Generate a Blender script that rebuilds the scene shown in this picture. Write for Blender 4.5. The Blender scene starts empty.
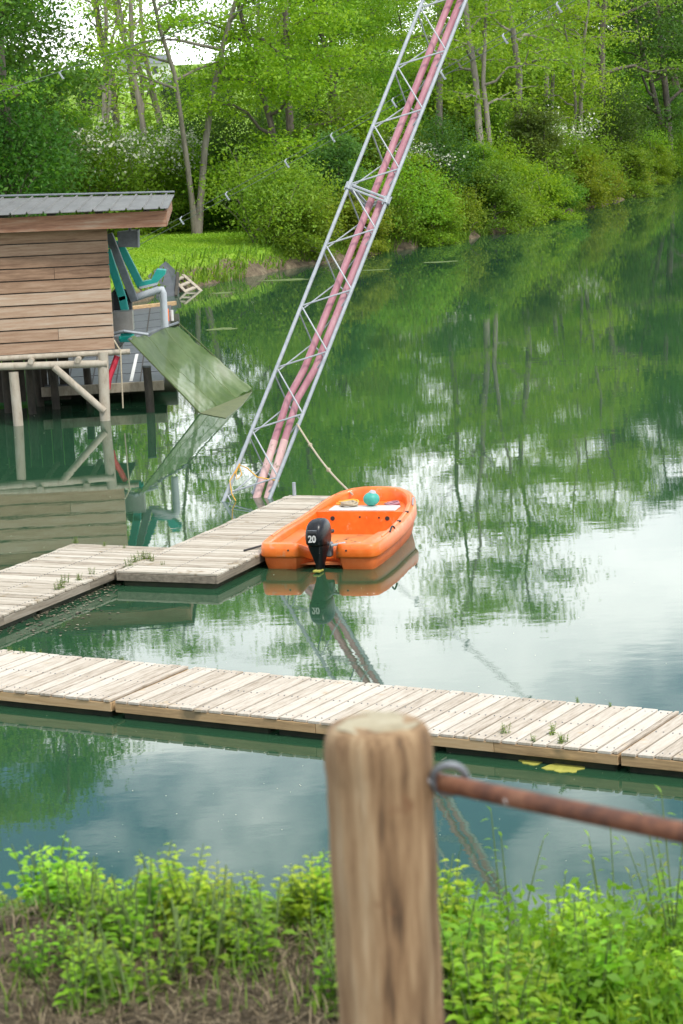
import bpy, math, random
import numpy as np
from mathutils import Vector, Matrix

R = math.radians
sc = bpy.context.scene
col = sc.collection
rnd = random.Random(7)

# ------------------------------------------------------------------ camera
FPX, HOR, CAMH, ROLL = 2418.0, 80.0, 6.4, R(2.9)
TH = math.atan((512 - HOR) / FPX)
_F = Vector((0, math.cos(TH), -math.sin(TH)))
_U0 = Vector((0, math.sin(TH), math.cos(TH)))
_R0 = Vector((1, 0, 0))
_Rt = math.cos(ROLL) * _R0 - math.sin(ROLL) * _U0
_Up = math.cos(ROLL) * _U0 + math.sin(ROLL) * _R0
EYE = Vector((0, 0, CAMH))


def ray(px, py):
    return _F + _Rt * ((px - 341.5) / FPX) - _Up * ((py - 512) / FPX)


def on_z(px, py, z=0.0):
    d = ray(px, py)
    return EYE + d * ((z - CAMH) / d.z)


def at_y(px, py, y):
    d = ray(px, py)
    return EYE + d * (y / d.y)


cam_data = bpy.data.cameras.new('camera')
cam = bpy.data.objects.new('camera', cam_data)
col.objects.link(cam)
cam.matrix_world = Matrix(((_Rt.x, _Up.x, -_F.x, 0), (_Rt.y, _Up.y, -_F.y, 0), (_Rt.z, _Up.z, -_F.z, CAMH), (0, 0, 0, 1)))
cam_data.sensor_fit = 'VERTICAL'
cam_data.sensor_height = 36
cam_data.lens = 36 * FPX / 1024
cam_data.clip_start = 0.1
cam_data.clip_end = 6000
cam_data.dof.use_dof = True
cam_data.dof.focus_distance = 33.0
cam_data.dof.aperture_fstop = 12
sc.camera = cam

# ------------------------------------------------------------------ node helpers


def new_mat(name):
    m = bpy.data.materials.new(name)
    m.use_nodes = True
    nt = m.node_tree
    for n in list(nt.nodes):
        nt.nodes.remove(n)
    out = nt.nodes.new('ShaderNodeOutputMaterial')
    return m, nt, out


def N(nt, kind, **kw):
    n = nt.nodes.new(kind)
    for k, v in kw.items():
        if hasattr(n, k):
            setattr(n, k, v)
        else:
            n.inputs[k.replace('_', ' ')].default_value = v
    return n


def ramp(nt, fac, stops):
    n = nt.nodes.new('ShaderNodeValToRGB')
    el = n.color_ramp.elements
    while len(el) < len(stops):
        el.new(0.5)
    for e, (p, c) in zip(el, stops):
        e.position = p
        e.color = (c[0], c[1], c[2], 1) if not isinstance(c, float) else (c, c, c, 1)
    nt.links.new(fac, n.inputs[0])
    return n.outputs[0]


def mathn(nt, op, a, b=None, c=None):
    n = nt.nodes.new('ShaderNodeMath')
    n.operation = op
    for i, v in enumerate((a, b, c)):
        if v is None:
            continue
        if isinstance(v, (int, float)):
            n.inputs[i].default_value = v
        else:
            nt.links.new(v, n.inputs[i])
    return n.outputs[0]


def mixc(nt, fac, a, b, mode='MIX'):
    n = nt.nodes.new('ShaderNodeMix')
    n.data_type = 'RGBA'
    n.blend_type = mode
    for i, v in ((0, fac), (6, a), (7, b)):
        if isinstance(v, (int, float)):
            n.inputs[i].default_value = v
        elif isinstance(v, tuple):
            n.inputs[i].default_value = (v[0], v[1], v[2], 1)
        else:
            nt.links.new(v, n.inputs[i])
    return n.outputs[2]


def coords(nt, stretch=(1, 1, 1), kind='Object'):
    tc = nt.nodes.new('ShaderNodeTexCoord')
    mp = nt.nodes.new('ShaderNodeMapping')
    mp.inputs['Scale'].default_value = stretch
    nt.links.new(tc.outputs[kind], mp.inputs[0])
    return mp.outputs[0]


def noise(nt, vec, scale, detail=4, rough=0.6, dist=0.0):
    n = nt.nodes.new('ShaderNodeTexNoise')
    n.inputs['Scale'].default_value = scale
    n.inputs['Detail'].default_value = detail
    n.inputs['Roughness'].default_value = rough
    n.inputs['Distortion'].default_value = dist
    if vec is not None:
        nt.links.new(vec, n.inputs['Vector'])
    return n.outputs['Fac']


def surf(name, stops, scale=6, stretch=(1, 1, 1), rough=0.6, bump=0.3, bump_d=0.01, island=0.0, metal=0.0, spots=None, detail=5, coat=0.0, spec=0.5, isl_stops=None):
    """A worn surface: a noise along the stretch drives the colours, islands (planks, boards) differ in tone."""
    m, nt, out = new_mat(name)
    p = nt.nodes.new('ShaderNodeBsdfPrincipled')
    nt.links.new(p.outputs[0], out.inputs[0])
    v = coords(nt, stretch)
    geo = None
    if island:
        geo = nt.nodes.new('ShaderNodeNewGeometry')
        vm = nt.nodes.new('ShaderNodeVectorMath')
        vm.operation = 'ADD'
        cx = nt.nodes.new('ShaderNodeCombineXYZ')
        sh = mathn(nt, 'MULTIPLY', geo.outputs['Random Per Island'], 37.0)
        for i in range(3):
            nt.links.new(sh, cx.inputs[i])
        nt.links.new(v, vm.inputs[0])
        nt.links.new(cx.outputs[0], vm.inputs[1])
        v = vm.outputs[0]
    f = noise(nt, v, scale, detail)
    f2 = noise(nt, v, scale * 6.3, 3)
    mixf = mathn(nt, 'ADD', mathn(nt, 'MULTIPLY', f, 0.75), mathn(nt, 'MULTIPLY', f2, 0.25))
    if island:
        mixf = mathn(nt, 'ADD', mixf, mathn(nt, 'MULTIPLY', mathn(nt, 'SUBTRACT', geo.outputs['Random Per Island'], 0.5), island))
    c = ramp(nt, mixf, stops)
    if spots:
        sv = noise(nt, coords(nt), spots[0], 3)
        k = ramp(nt, sv, [(spots[1], 0.0), (spots[1] + 0.08, 1.0)])
        c = mixc(nt, k, c, spots[2])
    nt.links.new(c, p.inputs['Base Color'])
    rr = mathn(nt, 'ADD', mathn(nt, 'MULTIPLY', f2, 0.25), rough - 0.12)
    nt.links.new(rr, p.inputs['Roughness'])
    p.inputs['Metallic'].default_value = metal
    p.inputs['Specular IOR Level'].default_value = spec
    p.inputs['Coat Weight'].default_value = coat
    if bump:
        b = nt.nodes.new('ShaderNodeBump')
        b.inputs['Strength'].default_value = bump
        b.inputs['Distance'].default_value = bump_d
        nt.links.new(mixf, b.inputs['Height'])
        nt.links.new(b.outputs[0], p.inputs['Normal'])
    return m


def leaf_mat(name, base=None, transl=0.52, var=0.35, rough=0.55):
    """Leaves: colour of the object (or base), varied leaf by leaf and clump by clump, light passing through."""
    m, nt, out = new_mat(name)
    geo = nt.nodes.new('ShaderNodeNewGeometry')
    at = nt.nodes.new('ShaderNodeAttribute')
    at.attribute_name = 'tint'
    if base is None:
        oi = nt.nodes.new('ShaderNodeObjectInfo')
        c0 = oi.outputs['Color']
    else:
        rgb = nt.nodes.new('ShaderNodeRGB')
        rgb.outputs[0].default_value = (*base, 1)
        c0 = rgb.outputs[0]
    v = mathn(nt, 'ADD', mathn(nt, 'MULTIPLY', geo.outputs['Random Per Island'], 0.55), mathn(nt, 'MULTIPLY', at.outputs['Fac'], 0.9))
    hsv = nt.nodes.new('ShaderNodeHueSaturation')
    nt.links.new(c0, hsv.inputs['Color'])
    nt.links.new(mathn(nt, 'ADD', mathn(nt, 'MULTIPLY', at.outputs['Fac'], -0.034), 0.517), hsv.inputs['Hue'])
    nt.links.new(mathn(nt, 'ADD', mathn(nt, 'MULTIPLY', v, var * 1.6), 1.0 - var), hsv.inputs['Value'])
    p = nt.nodes.new('ShaderNodeBsdfPrincipled')
    p.inputs['Roughness'].default_value = rough
    p.inputs['Specular IOR Level'].default_value = 0.3
    nt.links.new(hsv.outputs[0], p.inputs['Base Color'])
    t = nt.nodes.new('ShaderNodeBsdfTranslucent')
    tcol = mixc(nt, 1.0, hsv.outputs[0], (1.25, 1.2, 0.55), 'MULTIPLY')
    nt.links.new(tcol, t.inputs['Color'])
    mx = nt.nodes.new('ShaderNodeMixShader')
    mx.inputs[0].default_value = transl
    nt.links.new(p.outputs[0], mx.inputs[1])
    nt.links.new(t.outputs[0], mx.inputs[2])
    nt.links.new(mx.outputs[0], out.inputs[0])
    return m


# ------------------------------------------------------------------ materials
M = {}
M['deck'] = surf('weathered_deck_planks', [(0.22, (0.26, 0.205, 0.145)), (0.40, (0.43, 0.365, 0.285)), (0.58, (0.535, 0.475, 0.39)), (0.85, (0.61, 0.56, 0.48))],
                 scale=5, stretch=(6, 0.7, 1), rough=0.75, bump=0.35, bump_d=0.004, island=0.26, spots=(3.2, 0.64, (0.45, 0.35, 0.23)))
M['deck_old'] = surf('grey_deck_planks', [(0.20, (0.20, 0.16, 0.11)), (0.40, (0.37, 0.315, 0.24)), (0.62, (0.49, 0.435, 0.35)), (0.85, (0.57, 0.52, 0.435))],
                     scale=5, stretch=(6, 0.7, 1), rough=0.8, bump=0.35, bump_d=0.004, island=0.34, spots=(2.6, 0.62, (0.27, 0.21, 0.13)))
M['beam_tan'] = surf('tan_edge_board', [(0.25, (0.24, 0.15, 0.07)), (0.5, (0.47, 0.31, 0.155)), (0.8, (0.58, 0.43, 0.26))], scale=3, stretch=(0.6, 4, 7), rough=0.75, bump=0.3, bump_d=0.004, island=0.2,
                     spots=(1.7, 0.60, (0.20, 0.15, 0.08)))
M['beam_dark'] = surf('grey_edge_board', [(0.25, (0.09, 0.075, 0.055)), (0.5, (0.23, 0.19, 0.14)), (0.8, (0.36, 0.32, 0.26))], scale=3, stretch=(0.6, 4, 7), rough=0.8, bump=0.3, bump_d=0.004, island=0.2)
M['float'] = surf('algae_coated_float', [(0.3, (0.012, 0.016, 0.008)), (0.7, (0.05, 0.055, 0.022))], scale=5, rough=0.6, bump=0.3)
M['wall'] = surf('brown_cladding', [(0.2, (0.125, 0.068, 0.039)), (0.42, (0.265, 0.160, 0.097)), (0.62, (0.37, 0.247, 0.163)), (0.85, (0.45, 0.355, 0.265))], scale=2.2, stretch=(0.8, 4, 9), rough=0.8, bump=0.35, bump_d=0.006, island=0.42,
                 spots=(9.0, 0.72, (0.10, 0.05, 0.03)))
M['fascia'] = surf('red_brown_fascia', [(0.30, (0.14, 0.055, 0.03)), (0.5, (0.31, 0.15, 0.085)), (0.7, (0.42, 0.29, 0.20))], scale=1.6, stretch=(0.7, 3, 8), rough=0.75, bump=0.3, bump_d=0.005, island=0.2)
M['log'] = surf('pale_round_timber', [(0.25, (0.20, 0.165, 0.12)), (0.5, (0.40, 0.345, 0.265)), (0.8, (0.50, 0.46, 0.38))], scale=3, stretch=(3, 3, 1), rough=0.85, bump=0.4, island=0.1)
M['dark_wood'] = surf('dark_timber', [(0.3, (0.02, 0.018, 0.014)), (0.7, (0.085, 0.07, 0.05))], scale=4, stretch=(3, 3, 1), rough=0.7)
M['roof'] = surf('grey_roof_sheet', [(0.3, (0.11, 0.108, 0.10)), (0.7, (0.19, 0.186, 0.175))], scale=1.4, stretch=(3, 0.6, 1), rough=0.5, bump=0.05, metal=0.15, spots=(1.3, 0.62, (0.15, 0.155, 0.13)))
M['galv'] = surf('galvanised_steel', [(0.3, (0.26, 0.285, 0.305)), (0.7, (0.42, 0.445, 0.465))], scale=9, rough=0.5, bump=0.1, metal=0.1)
M['galv_dark'] = surf('dull_grey_steel', [(0.3, (0.11, 0.12, 0.13)), (0.7, (0.22, 0.235, 0.25))], scale=6, rough=0.5, bump=0.1, metal=0.3)
M['light_grey'] = surf('light_grey_paint', [(0.3, (0.34, 0.37, 0.39)), (0.7, (0.48, 0.51, 0.53))], scale=5, rough=0.5, bump=0.1)
M['pink'] = surf('faded_pink_plastic', [(0.30, (0.30, 0.11, 0.14)), (0.5, (0.40, 0.175, 0.205)), (0.7, (0.48, 0.27, 0.29))], scale=2.2, stretch=(2, 2, 0.7), rough=0.5, bump=0.1)
M['pink_pale'] = surf('bleached_pink_plastic', [(0.25, (0.42, 0.26, 0.24)), (0.5, (0.62, 0.40, 0.38)), (0.8, (0.70, 0.58, 0.52))], scale=4, stretch=(2, 2, 0.7), rough=0.6, bump=0.2, spots=(7, 0.6, (0.30, 0.22, 0.16)))
M['orange'] = surf('orange_polyethylene', [(0.28, (0.70, 0.105, 0.006)), (0.48, (0.84, 0.155, 0.012)), (0.75, (0.91, 0.24, 0.04))], scale=2.0, rough=0.42, bump=0.06, bump_d=0.004, coat=0.25, spots=(7, 0.62, (0.72, 0.26, 0.11)))
M['orange_faded'] = surf('sun_faded_orange', [(0.25, (0.78, 0.20, 0.06)), (0.5, (0.84, 0.30, 0.13)), (0.85, (0.86, 0.45, 0.28))], scale=3.0, rough=0.5, bump=0.06, bump_d=0.004)
M['hull_low'] = surf('stained_orange_hull', [(0.25, (0.50, 0.085, 0.015)), (0.5, (0.72, 0.15, 0.03)), (0.85, (0.78, 0.23, 0.07))], scale=3.0, rough=0.45, bump=0.06, bump_d=0.004)
M['sole'] = surf('dirty_orange_floor', [(0.3, (0.30, 0.13, 0.05)), (0.5, (0.60, 0.22, 0.07)), (0.75, (0.78, 0.26, 0.06))], scale=5.0, rough=0.6, bump=0.1)
M['white'] = surf('white_plastic', [(0.3, (0.52, 0.50, 0.46)), (0.7, (0.68, 0.67, 0.63))], scale=6, rough=0.45, bump=0.05)
M['black'] = surf('gloss_black_cowl', [(0.3, (0.004, 0.0045, 0.006)), (0.7, (0.010, 0.011, 0.014))], scale=8, rough=0.3, bump=0.02, coat=0.0, spec=0.35)
M['matt_black'] = surf('black_rubber', [(0.3, (0.012, 0.012, 0.013)), (0.7, (0.035, 0.035, 0.037))], scale=8, rough=0.65, bump=0.2)
M['mat'] = surf('grey_rubber_mat', [(0.3, (0.035, 0.038, 0.044)), (0.7, (0.085, 0.09, 0.10))], scale=3, rough=0.45, bump=0.2)
M['teal'] = surf('teal_paint', [(0.3, (0.005, 0.26, 0.22)), (0.7, (0.02, 0.40, 0.33))], scale=4, rough=0.4, bump=0.05, spots=(6, 0.7, (0.02, 0.18, 0.16)))
M['steel_box'] = surf('stainless_box', [(0.3, (0.25, 0.23, 0.20)), (0.7, (0.38, 0.36, 0.33))], scale=3, rough=0.35, bump=0.05, metal=0.5)
M['red'] = surf('red_hose', [(0.3, (0.40, 0.012, 0.03)), (0.7, (0.58, 0.03, 0.06))], scale=6, rough=0.5, bump=0.1)
M['rope'] = surf('pale_rope', [(0.3, (0.30, 0.24, 0.15)), (0.7, (0.52, 0.45, 0.33))], scale=40, rough=0.9, bump=0.5)
M['yellow_rope'] = surf('yellow_rope', [(0.3, (0.62, 0.30, 0.03)), (0.7, (0.80, 0.48, 0.08))], scale=40, rough=0.85, bump=0.5)
M['buoy'] = surf('sea_green_buoy', [(0.3, (0.03, 0.30, 0.24)), (0.7, (0.07, 0.42, 0.33))], scale=6, rough=0.45, bump=0.05)
M['post'] = surf('old_fence_post', [(0.34, (0.065, 0.036, 0.016)), (0.44, (0.20, 0.118, 0.056)), (0.54, (0.30, 0.20, 0.105)), (0.66, (0.39, 0.295, 0.18))], scale=9, stretch=(4.0, 4.0, 0.32), rough=0.85, bump=0.6, bump_d=0.006,
                 spots=(13, 0.60, (0.16, 0.08, 0.035)))
M['post_top'] = surf('weathered_post_top', [(0.25, (0.20, 0.165, 0.10)), (0.5, (0.35, 0.305, 0.20)), (0.8, (0.46, 0.41, 0.30))], scale=26, rough=0.9, bump=0.6, bump_d=0.004, spots=(30, 0.6, (0.26, 0.25, 0.13)))
M['rust'] = surf('rusty_rod', [(0.34, (0.030, 0.013, 0.008)), (0.46, (0.10, 0.036, 0.018)), (0.54, (0.17, 0.062, 0.028)), (0.66, (0.25, 0.115, 0.06))], scale=16, rough=0.75, bump=0.5, bump_d=0.002)
M['bark'] = surf('grey_bark', [(0.25, (0.055, 0.045, 0.035)), (0.5, (0.13, 0.11, 0.085)), (0.8, (0.21, 0.185, 0.145))], scale=3, stretch=(3, 3, 0.6), rough=0.9, bump=0.6, bump_d=0.03)
M['bark_pale'] = surf('pale_bark', [(0.25, (0.10, 0.085, 0.065)), (0.5, (0.24, 0.21, 0.17)), (0.8, (0.34, 0.31, 0.26))], scale=3, stretch=(3, 3, 0.6), rough=0.9, bump=0.6, bump_d=0.03)
M['twig'] = surf('green_stem', [(0.3, (0.07, 0.12, 0.03)), (0.7, (0.14, 0.20, 0.05))], scale=20, rough=0.7, bump=0)
M['straw'] = surf('dry_straw', [(0.25, (0.04, 0.027, 0.014)), (0.5, (0.12, 0.085, 0.045)), (0.8, (0.28, 0.22, 0.13))], scale=14, rough=0.9, bump=0, island=0.8)
M['algae'] = surf('yellow_green_algae', [(0.25, (0.20, 0.21, 0.03)), (0.55, (0.38, 0.36, 0.06)), (0.8, (0.46, 0.43, 0.12))], scale=14, rough=0.85, bump=0.5, bump_d=0.01)
M['scum'] = surf('green_floating_weed', [(0.3, (0.06, 0.10, 0.02)), (0.7, (0.15, 0.20, 0.05))], scale=9, rough=0.8, bump=0.3)
M['debris'] = surf('floating_dead_leaves', [(0.2, (0.04, 0.035, 0.02)), (0.5, (0.12, 0.10, 0.06)), (0.8, (0.24, 0.21, 0.14))], scale=14, rough=0.8, bump=0, island=0.9)
M['house'] = surf('white_render', [(0.3, (0.60, 0.60, 0.58)), (0.7, (0.72, 0.72, 0.70))], scale=1, rough=0.9, bump=0)
M['slate'] = surf('slate_roof', [(0.3, (0.12, 0.13, 0.15)), (0.7, (0.19, 0.20, 0.22))], scale=2, rough=0.8, bump=0)
M['glass'] = surf('dark_window', [(0.3, (0.02, 0.025, 0.03)), (0.7, (0.04, 0.045, 0.05))], scale=2, rough=0.15, bump=0)
M['stone'] = surf('pale_stone', [(0.3, (0.26, 0.22, 0.17)), (0.7, (0.44, 0.39, 0.31))], scale=3, rough=0.9, bump=0.5, island=0.3)
M['leaf'] = leaf_mat('tree_leaves')
M['weed_leaf'] = leaf_mat('weed_leaves', transl=0.5, var=0.3, rough=0.45)
M['grass'] = leaf_mat('grass_blades', transl=0.45, var=0.3)
M['blossom'] = surf('white_blossom', [(0.3, (0.42, 0.45, 0.32)), (0.7, (0.60, 0.61, 0.50))], scale=4, rough=0.9, bump=0)
M['petal'] = surf('yellow_petals', [(0.3, (0.70, 0.42, 0.01)), (0.7, (0.82, 0.60, 0.03))], scale=9, rough=0.7, bump=0)
M['petal_white'] = surf('cream_petals', [(0.3, (0.68, 0.66, 0.42)), (0.7, (0.80, 0.80, 0.62))], scale=9, rough=0.7, bump=0)


def water_mat():
    m, nt, out = new_mat('lake_water')
    p = nt.nodes.new('ShaderNodeBsdfPrincipled')
    nt.links.new(p.outputs[0], out.inputs[0])
    geo = nt.nodes.new('ShaderNodeNewGeometry')
    big = noise(nt, geo.outputs['Position'], 0.05, 2)
    c = ramp(nt, big, [(0.35, (0.018, 0.060, 0.030)), (0.65, (0.024, 0.070, 0.033))])
    nt.links.new(c, p.inputs['Base Color'])
    p.inputs['Roughness'].default_value = 0.015
    p.inputs['IOR'].default_value = 1.46
    mp = nt.nodes.new('ShaderNodeMapping')
    mp.inputs['Scale'].default_value = (1.0, 1.5, 1.0)
    nt.links.new(geo.outputs['Position'], mp.inputs[0])
    n1 = noise(nt, mp.outputs[0], 1.1, 2, 0.5)
    n2 = noise(nt, mp.outputs[0], 5.5, 3, 0.55)
    patch = ramp(nt, noise(nt, geo.outputs['Position'], 0.13, 2), [(0.35, 0.25), (0.65, 1.0)])
    h = mathn(nt, 'ADD', n1, mathn(nt, 'MULTIPLY', mathn(nt, 'MULTIPLY', n2, patch), 0.34))
    b = nt.nodes.new('ShaderNodeBump')
    b.inputs['Strength'].default_value = 1.0
    b.inputs['Distance'].default_value = 0.0009
    nt.links.new(h, b.inputs['Height'])
    nt.links.new(b.outputs[0], p.inputs['Normal'])
    return m


M['water'] = water_mat()


def ground_mat():
    m, nt, out = new_mat('bank_ground')
    p = nt.nodes.new('ShaderNodeBsdfPrincipled')
    p.inputs['Roughness'].default_value = 0.95
    p.inputs['Specular IOR Level'].default_value = 0.15
    nt.links.new(p.outputs[0], out.inputs[0])
    geo = nt.nodes.new('ShaderNodeNewGeometry')
    pos = geo.outputs['Position']
    sx = nt.nodes.new('ShaderNodeSeparateXYZ')
    nt.links.new(pos, sx.inputs[0])
    grass = ramp(nt, noise(nt, pos, 0.7, 6, 0.7), [(0.3, (0.15, 0.26, 0.024)), (0.5, (0.20, 0.33, 0.030)), (0.72, (0.26, 0.36, 0.045))])
    soil = ramp(nt, noise(nt, pos, 3.0, 6, 0.7), [(0.3, (0.045, 0.034, 0.022)), (0.5, (0.13, 0.10, 0.065)), (0.72, (0.24, 0.20, 0.13))])
    thatch = ramp(nt, noise(nt, pos, 30.0, 6, 0.75), [(0.32, (0.016, 0.012, 0.007)), (0.5, (0.065, 0.050, 0.030)), (0.68, (0.17, 0.135, 0.085))])
    near = ramp(nt, mathn(nt, 'DIVIDE', sx.outputs['Y'], 60.0), [(0.45, 1.0), (0.55, 0.0)])
    # bare earth just above the water line on the far bank
    edge = mathn(nt, 'ADD', sx.outputs['Z'], mathn(nt, 'MULTIPLY', noise(nt, pos, 0.6, 3), -0.9))
    em = ramp(nt, mathn(nt, 'ADD', edge, 0.5), [(0.52, 1.0), (0.66, 0.0)])
    far = mixc(nt, em, grass, soil)
    c = mixc(nt, near, far, thatch)
    nt.links.new(c, p.inputs['Base Color'])
    b = nt.nodes.new('ShaderNodeBump')
    b.inputs['Strength'].default_value = 0.6
    b.inputs['Distance'].default_value = 0.03
    nt.links.new(noise(nt, pos, 18, 6, 0.7), b.inputs['Height'])
    nt.links.new(b.outputs[0], p.inputs['Normal'])
    return m


M['ground'] = ground_mat()


def net_mat():
    m, nt, out = new_mat('green_mesh_net')
    ta = nt.nodes.new('ShaderNodeAttribute')
    ta.attribute_name = 'tint'
    f = mathn(nt, 'ADD', mathn(nt, 'MULTIPLY', noise(nt, coords(nt), 6.0, 5, 0.6), 0.25), mathn(nt, 'SUBTRACT', ta.outputs['Fac'], 0.125))
    c = ramp(nt, f, [(0.30, (0.10, 0.165, 0.04)), (0.46, (0.18, 0.25, 0.09)), (0.58, (0.33, 0.38, 0.22)), (0.72, (0.48, 0.50, 0.38))])
    d = nt.nodes.new('ShaderNodeBsdfPrincipled')
    d.inputs['Roughness'].default_value = 0.6
    nt.links.new(c, d.inputs['Base Color'])
    tl = nt.nodes.new('ShaderNodeBsdfTranslucent')
    nt.links.new(c, tl.inputs['Color'])
    tr = nt.nodes.new('ShaderNodeBsdfTransparent')
    a = nt.nodes.new('ShaderNodeMixShader')
    a.inputs[0].default_value = 0.3
    nt.links.new(d.outputs[0], a.inputs[1])
    nt.links.new(tl.outputs[0], a.inputs[2])
    b = nt.nodes.new('ShaderNodeMixShader')
    b.inputs[0].default_value = 0.24
    nt.links.new(a.outputs[0], b.inputs[1])
    nt.links.new(tr.outputs[0], b.inputs[2])
    nt.links.new(b.outputs[0], out.inputs[0])
    return m


M['net'] = net_mat()
M['net_edge'] = surf('net_border', [(0.3, (0.05, 0.08, 0.02)), (0.7, (0.12, 0.15, 0.05))], scale=9, rough=0.8)
M['net_wet'] = surf('wet_net', [(0.3, (0.085, 0.10, 0.03)), (0.7, (0.17, 0.18, 0.065))], scale=5, rough=0.4)

# ------------------------------------------------------------------ mesh helpers


class MB:
    """Collects boxes, bars, tubes and faces in world coordinates; build() links them as ONE mesh object."""

    def __init__(self):
        self.v, self.f, self.t, self.mi = [], [], [], []

    def add(self, vs, fs, tint=0.5, mi=0):
        k = len(self.v)
        self.v += [tuple(x) for x in vs]
        self.f += [tuple(i + k for i in f) for f in fs]
        self.t += [tint] * len(vs)
        self.mi += [mi] * len(fs)
        return self

    def box(self, c, s, rot=None, mi=0, bev=0.0):
        hx, hy, hz = s[0] / 2, s[1] / 2, s[2] / 2
        c = Vector(c)
        rot = rot or Matrix.Identity(3)
        if bev > 0:
            b = min(bev, hx * .9, hy * .9, hz * .9)
            vs, key = [], {}
            for sx in (-1, 1):
                for sy in (-1, 1):
                    for sz in (-1, 1):
                        for ax in range(3):
                            p = [sx * (hx - b), sy * (hy - b), sz * (hz - b)]
                            p[ax] = (sx * hx, sy * hy, sz * hz)[ax]
                            key[(sx, sy, sz, ax)] = len(vs)
                            vs.append(c + rot @ Vector(p))
            fs = []
            q = [(-1, -1), (1, -1), (1, 1), (-1, 1)]

            def sgn(ax, s, a, b2):
                r = [0, 0, 0]
                o = [i for i in range(3) if i != ax]
                r[ax], r[o[0]], r[o[1]] = s, a, b2
                return tuple(r)
            for ax in range(3):
                for s_ in (-1, 1):
                    f = [key[sgn(ax, s_, a, b2) + (ax,)] for a, b2 in q]
                    if (s_ > 0) == (ax == 1):
                        f.reverse()
                    fs.append(f)
            for ax in range(3):
                o = [i for i in range(3) if i != ax]
                for a in (-1, 1):
                    for b2 in (-1, 1):
                        e0, e1 = sgn(ax, -1, a, b2), sgn(ax, 1, a, b2)
                        fs.append([key[e0 + (o[0],)], key[e1 + (o[0],)], key[e1 + (o[1],)], key[e0 + (o[1],)]])
            for sx in (-1, 1):
                for sy in (-1, 1):
                    for sz in (-1, 1):
                        fs.append([key[(sx, sy, sz, i)] for i in range(3)])
            return self.add(vs, fs, mi=mi)
        vs = [c + rot @ Vector((x * hx, y * hy, z * hz)) for z in (-1, 1) for y in (-1, 1) for x in (-1, 1)]
        return self.add(vs, [(0, 2, 3, 1), (4, 5, 7, 6), (0, 1, 5, 4), (1, 3, 7, 5), (3, 2, 6, 7), (2, 0, 4, 6)], mi=mi)

    def bar(self, p0, p1, w, h, up=(0, 0, 1), mi=0, bev=0.0):
        p0, p1 = Vector(p0), Vector(p1)
        d = p1 - p0
        L = d.length
        x = d.normalized()
        z = Vector(up) - x * x.dot(Vector(up))
        if z.length < 1e-4:
            z = Vector((0, 1, 0)) - x * x.y
        z.normalize()
        y = z.cross(x)
        rot = Matrix((x, y, z)).transposed()
        return self.box((p0 + p1) / 2, (L, w, h), rot, mi, bev)

    def tube(self, pts, r, n=8, caps=True, mi=0, rfun=None, tint=0.5):
        pts = [Vector(p) for p in pts]
        rs = r if isinstance(r, (list, tuple)) else [r] * len(pts)
        ref = None
        vs = []
        for i, p in enumerate(pts):
            d = (pts[min(i + 1, len(pts) - 1)] - pts[max(i - 1, 0)]).normalized()
            if ref is None:
                a = Vector((0, 0, 1)) if abs(d.z) < .9 else Vector((1, 0, 0))
                ref = (a - d * a.dot(d)).normalized()
            else:
                ref = (ref - d * ref.dot(d)).normalized()
            b = d.cross(ref)
            for k in range(n):
                t = 2 * math.pi * k / n
                rr = rs[i] * (rfun(i, t) if rfun else 1)
                vs.append(p + (ref * math.cos(t) + b * math.sin(t)) * rr)
        fs = []
        for i in range(len(pts) - 1):
            for k in range(n):
                fs.append((i * n + k, i * n + (k + 1) % n, (i + 1) * n + (k + 1) % n, (i + 1) * n + k))
        if caps:
            fs.append(tuple(range(n))[::-1])
            fs.append(tuple((len(pts) - 1) * n + k for k in range(n)))
        return self.add(vs, fs, tint, mi)

    def prism(self, poly, axis_vec, mi=0):
        """Closed polygon of points swept along a vector: an outline with real thickness."""
        poly = [Vector(p) for p in poly]
        a = Vector(axis_vec)
        n = len(poly)
        vs = poly + [p + a for p in poly]
        fs = [tuple(range(n))[::-1], tuple(range(n, 2 * n))]
        fs += [(i, (i + 1) % n, n + (i + 1) % n, n + i) for i in range(n)]
        return self.add(vs, fs, mi=mi)

    def ball(self, c, r, nu=16, nv=10, sq=(1, 1, 1), mi=0):
        vs = [Vector(c) + Vector((0, 0, r * sq[2]))]
        for j in range(1, nv):
            ph = math.pi * j / nv
            for i in range(nu):
                t = 2 * math.pi * i / nu
                vs.append(Vector(c) + Vector((math.sin(ph) * math.cos(t) * r * sq[0], math.sin(ph) * math.sin(t) * r * sq[1], math.cos(ph) * r * sq[2])))
        vs.append(Vector(c) - Vector((0, 0, r * sq[2])))
        fs = [(0, 1 + i, 1 + (i + 1) % nu) for i in range(nu)]
        for j in range(nv - 2):
            for i in range(nu):
                a = 1 + j * nu
                fs.append((a + i, a + nu + i, a + nu + (i + 1) % nu, a + (i + 1) % nu))
        e = len(vs) - 1
        a = 1 + (nv - 2) * nu
        fs += [(e, a + (i + 1) % nu, a + i) for i in range(nu)]
        return self.add(vs, fs, mi=mi)

    def build(self, name, mat, parent=None, smooth=False, local=False, angle=52):
        me = bpy.data.meshes.new(name)
        vs = self.v
        if parent is not None and not local:
            inv = world_of(parent).inverted()
            vs = [tuple(inv @ Vector(v)) for v in vs]
        me.from_pydata(vs, [], self.f)
        mats = mat if isinstance(mat, (list, tuple)) else [mat]
        for m_ in mats:
            me.materials.append(m_)
        if len(mats) > 1:
            me.polygons.foreach_set('material_index', self.mi)
        a = me.attributes.new('tint', 'FLOAT', 'POINT')
        a.data.foreach_set('value', self.t)
        me.update()
        fix_normals(me)
        if smooth:
            me.polygons.foreach_set('use_smooth', [True] * len(me.polygons))
            if angle is not None:
                me.set_sharp_from_angle(angle=R(angle))
        o = bpy.data.objects.new(name, me)
        col.objects.link(o)
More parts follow.
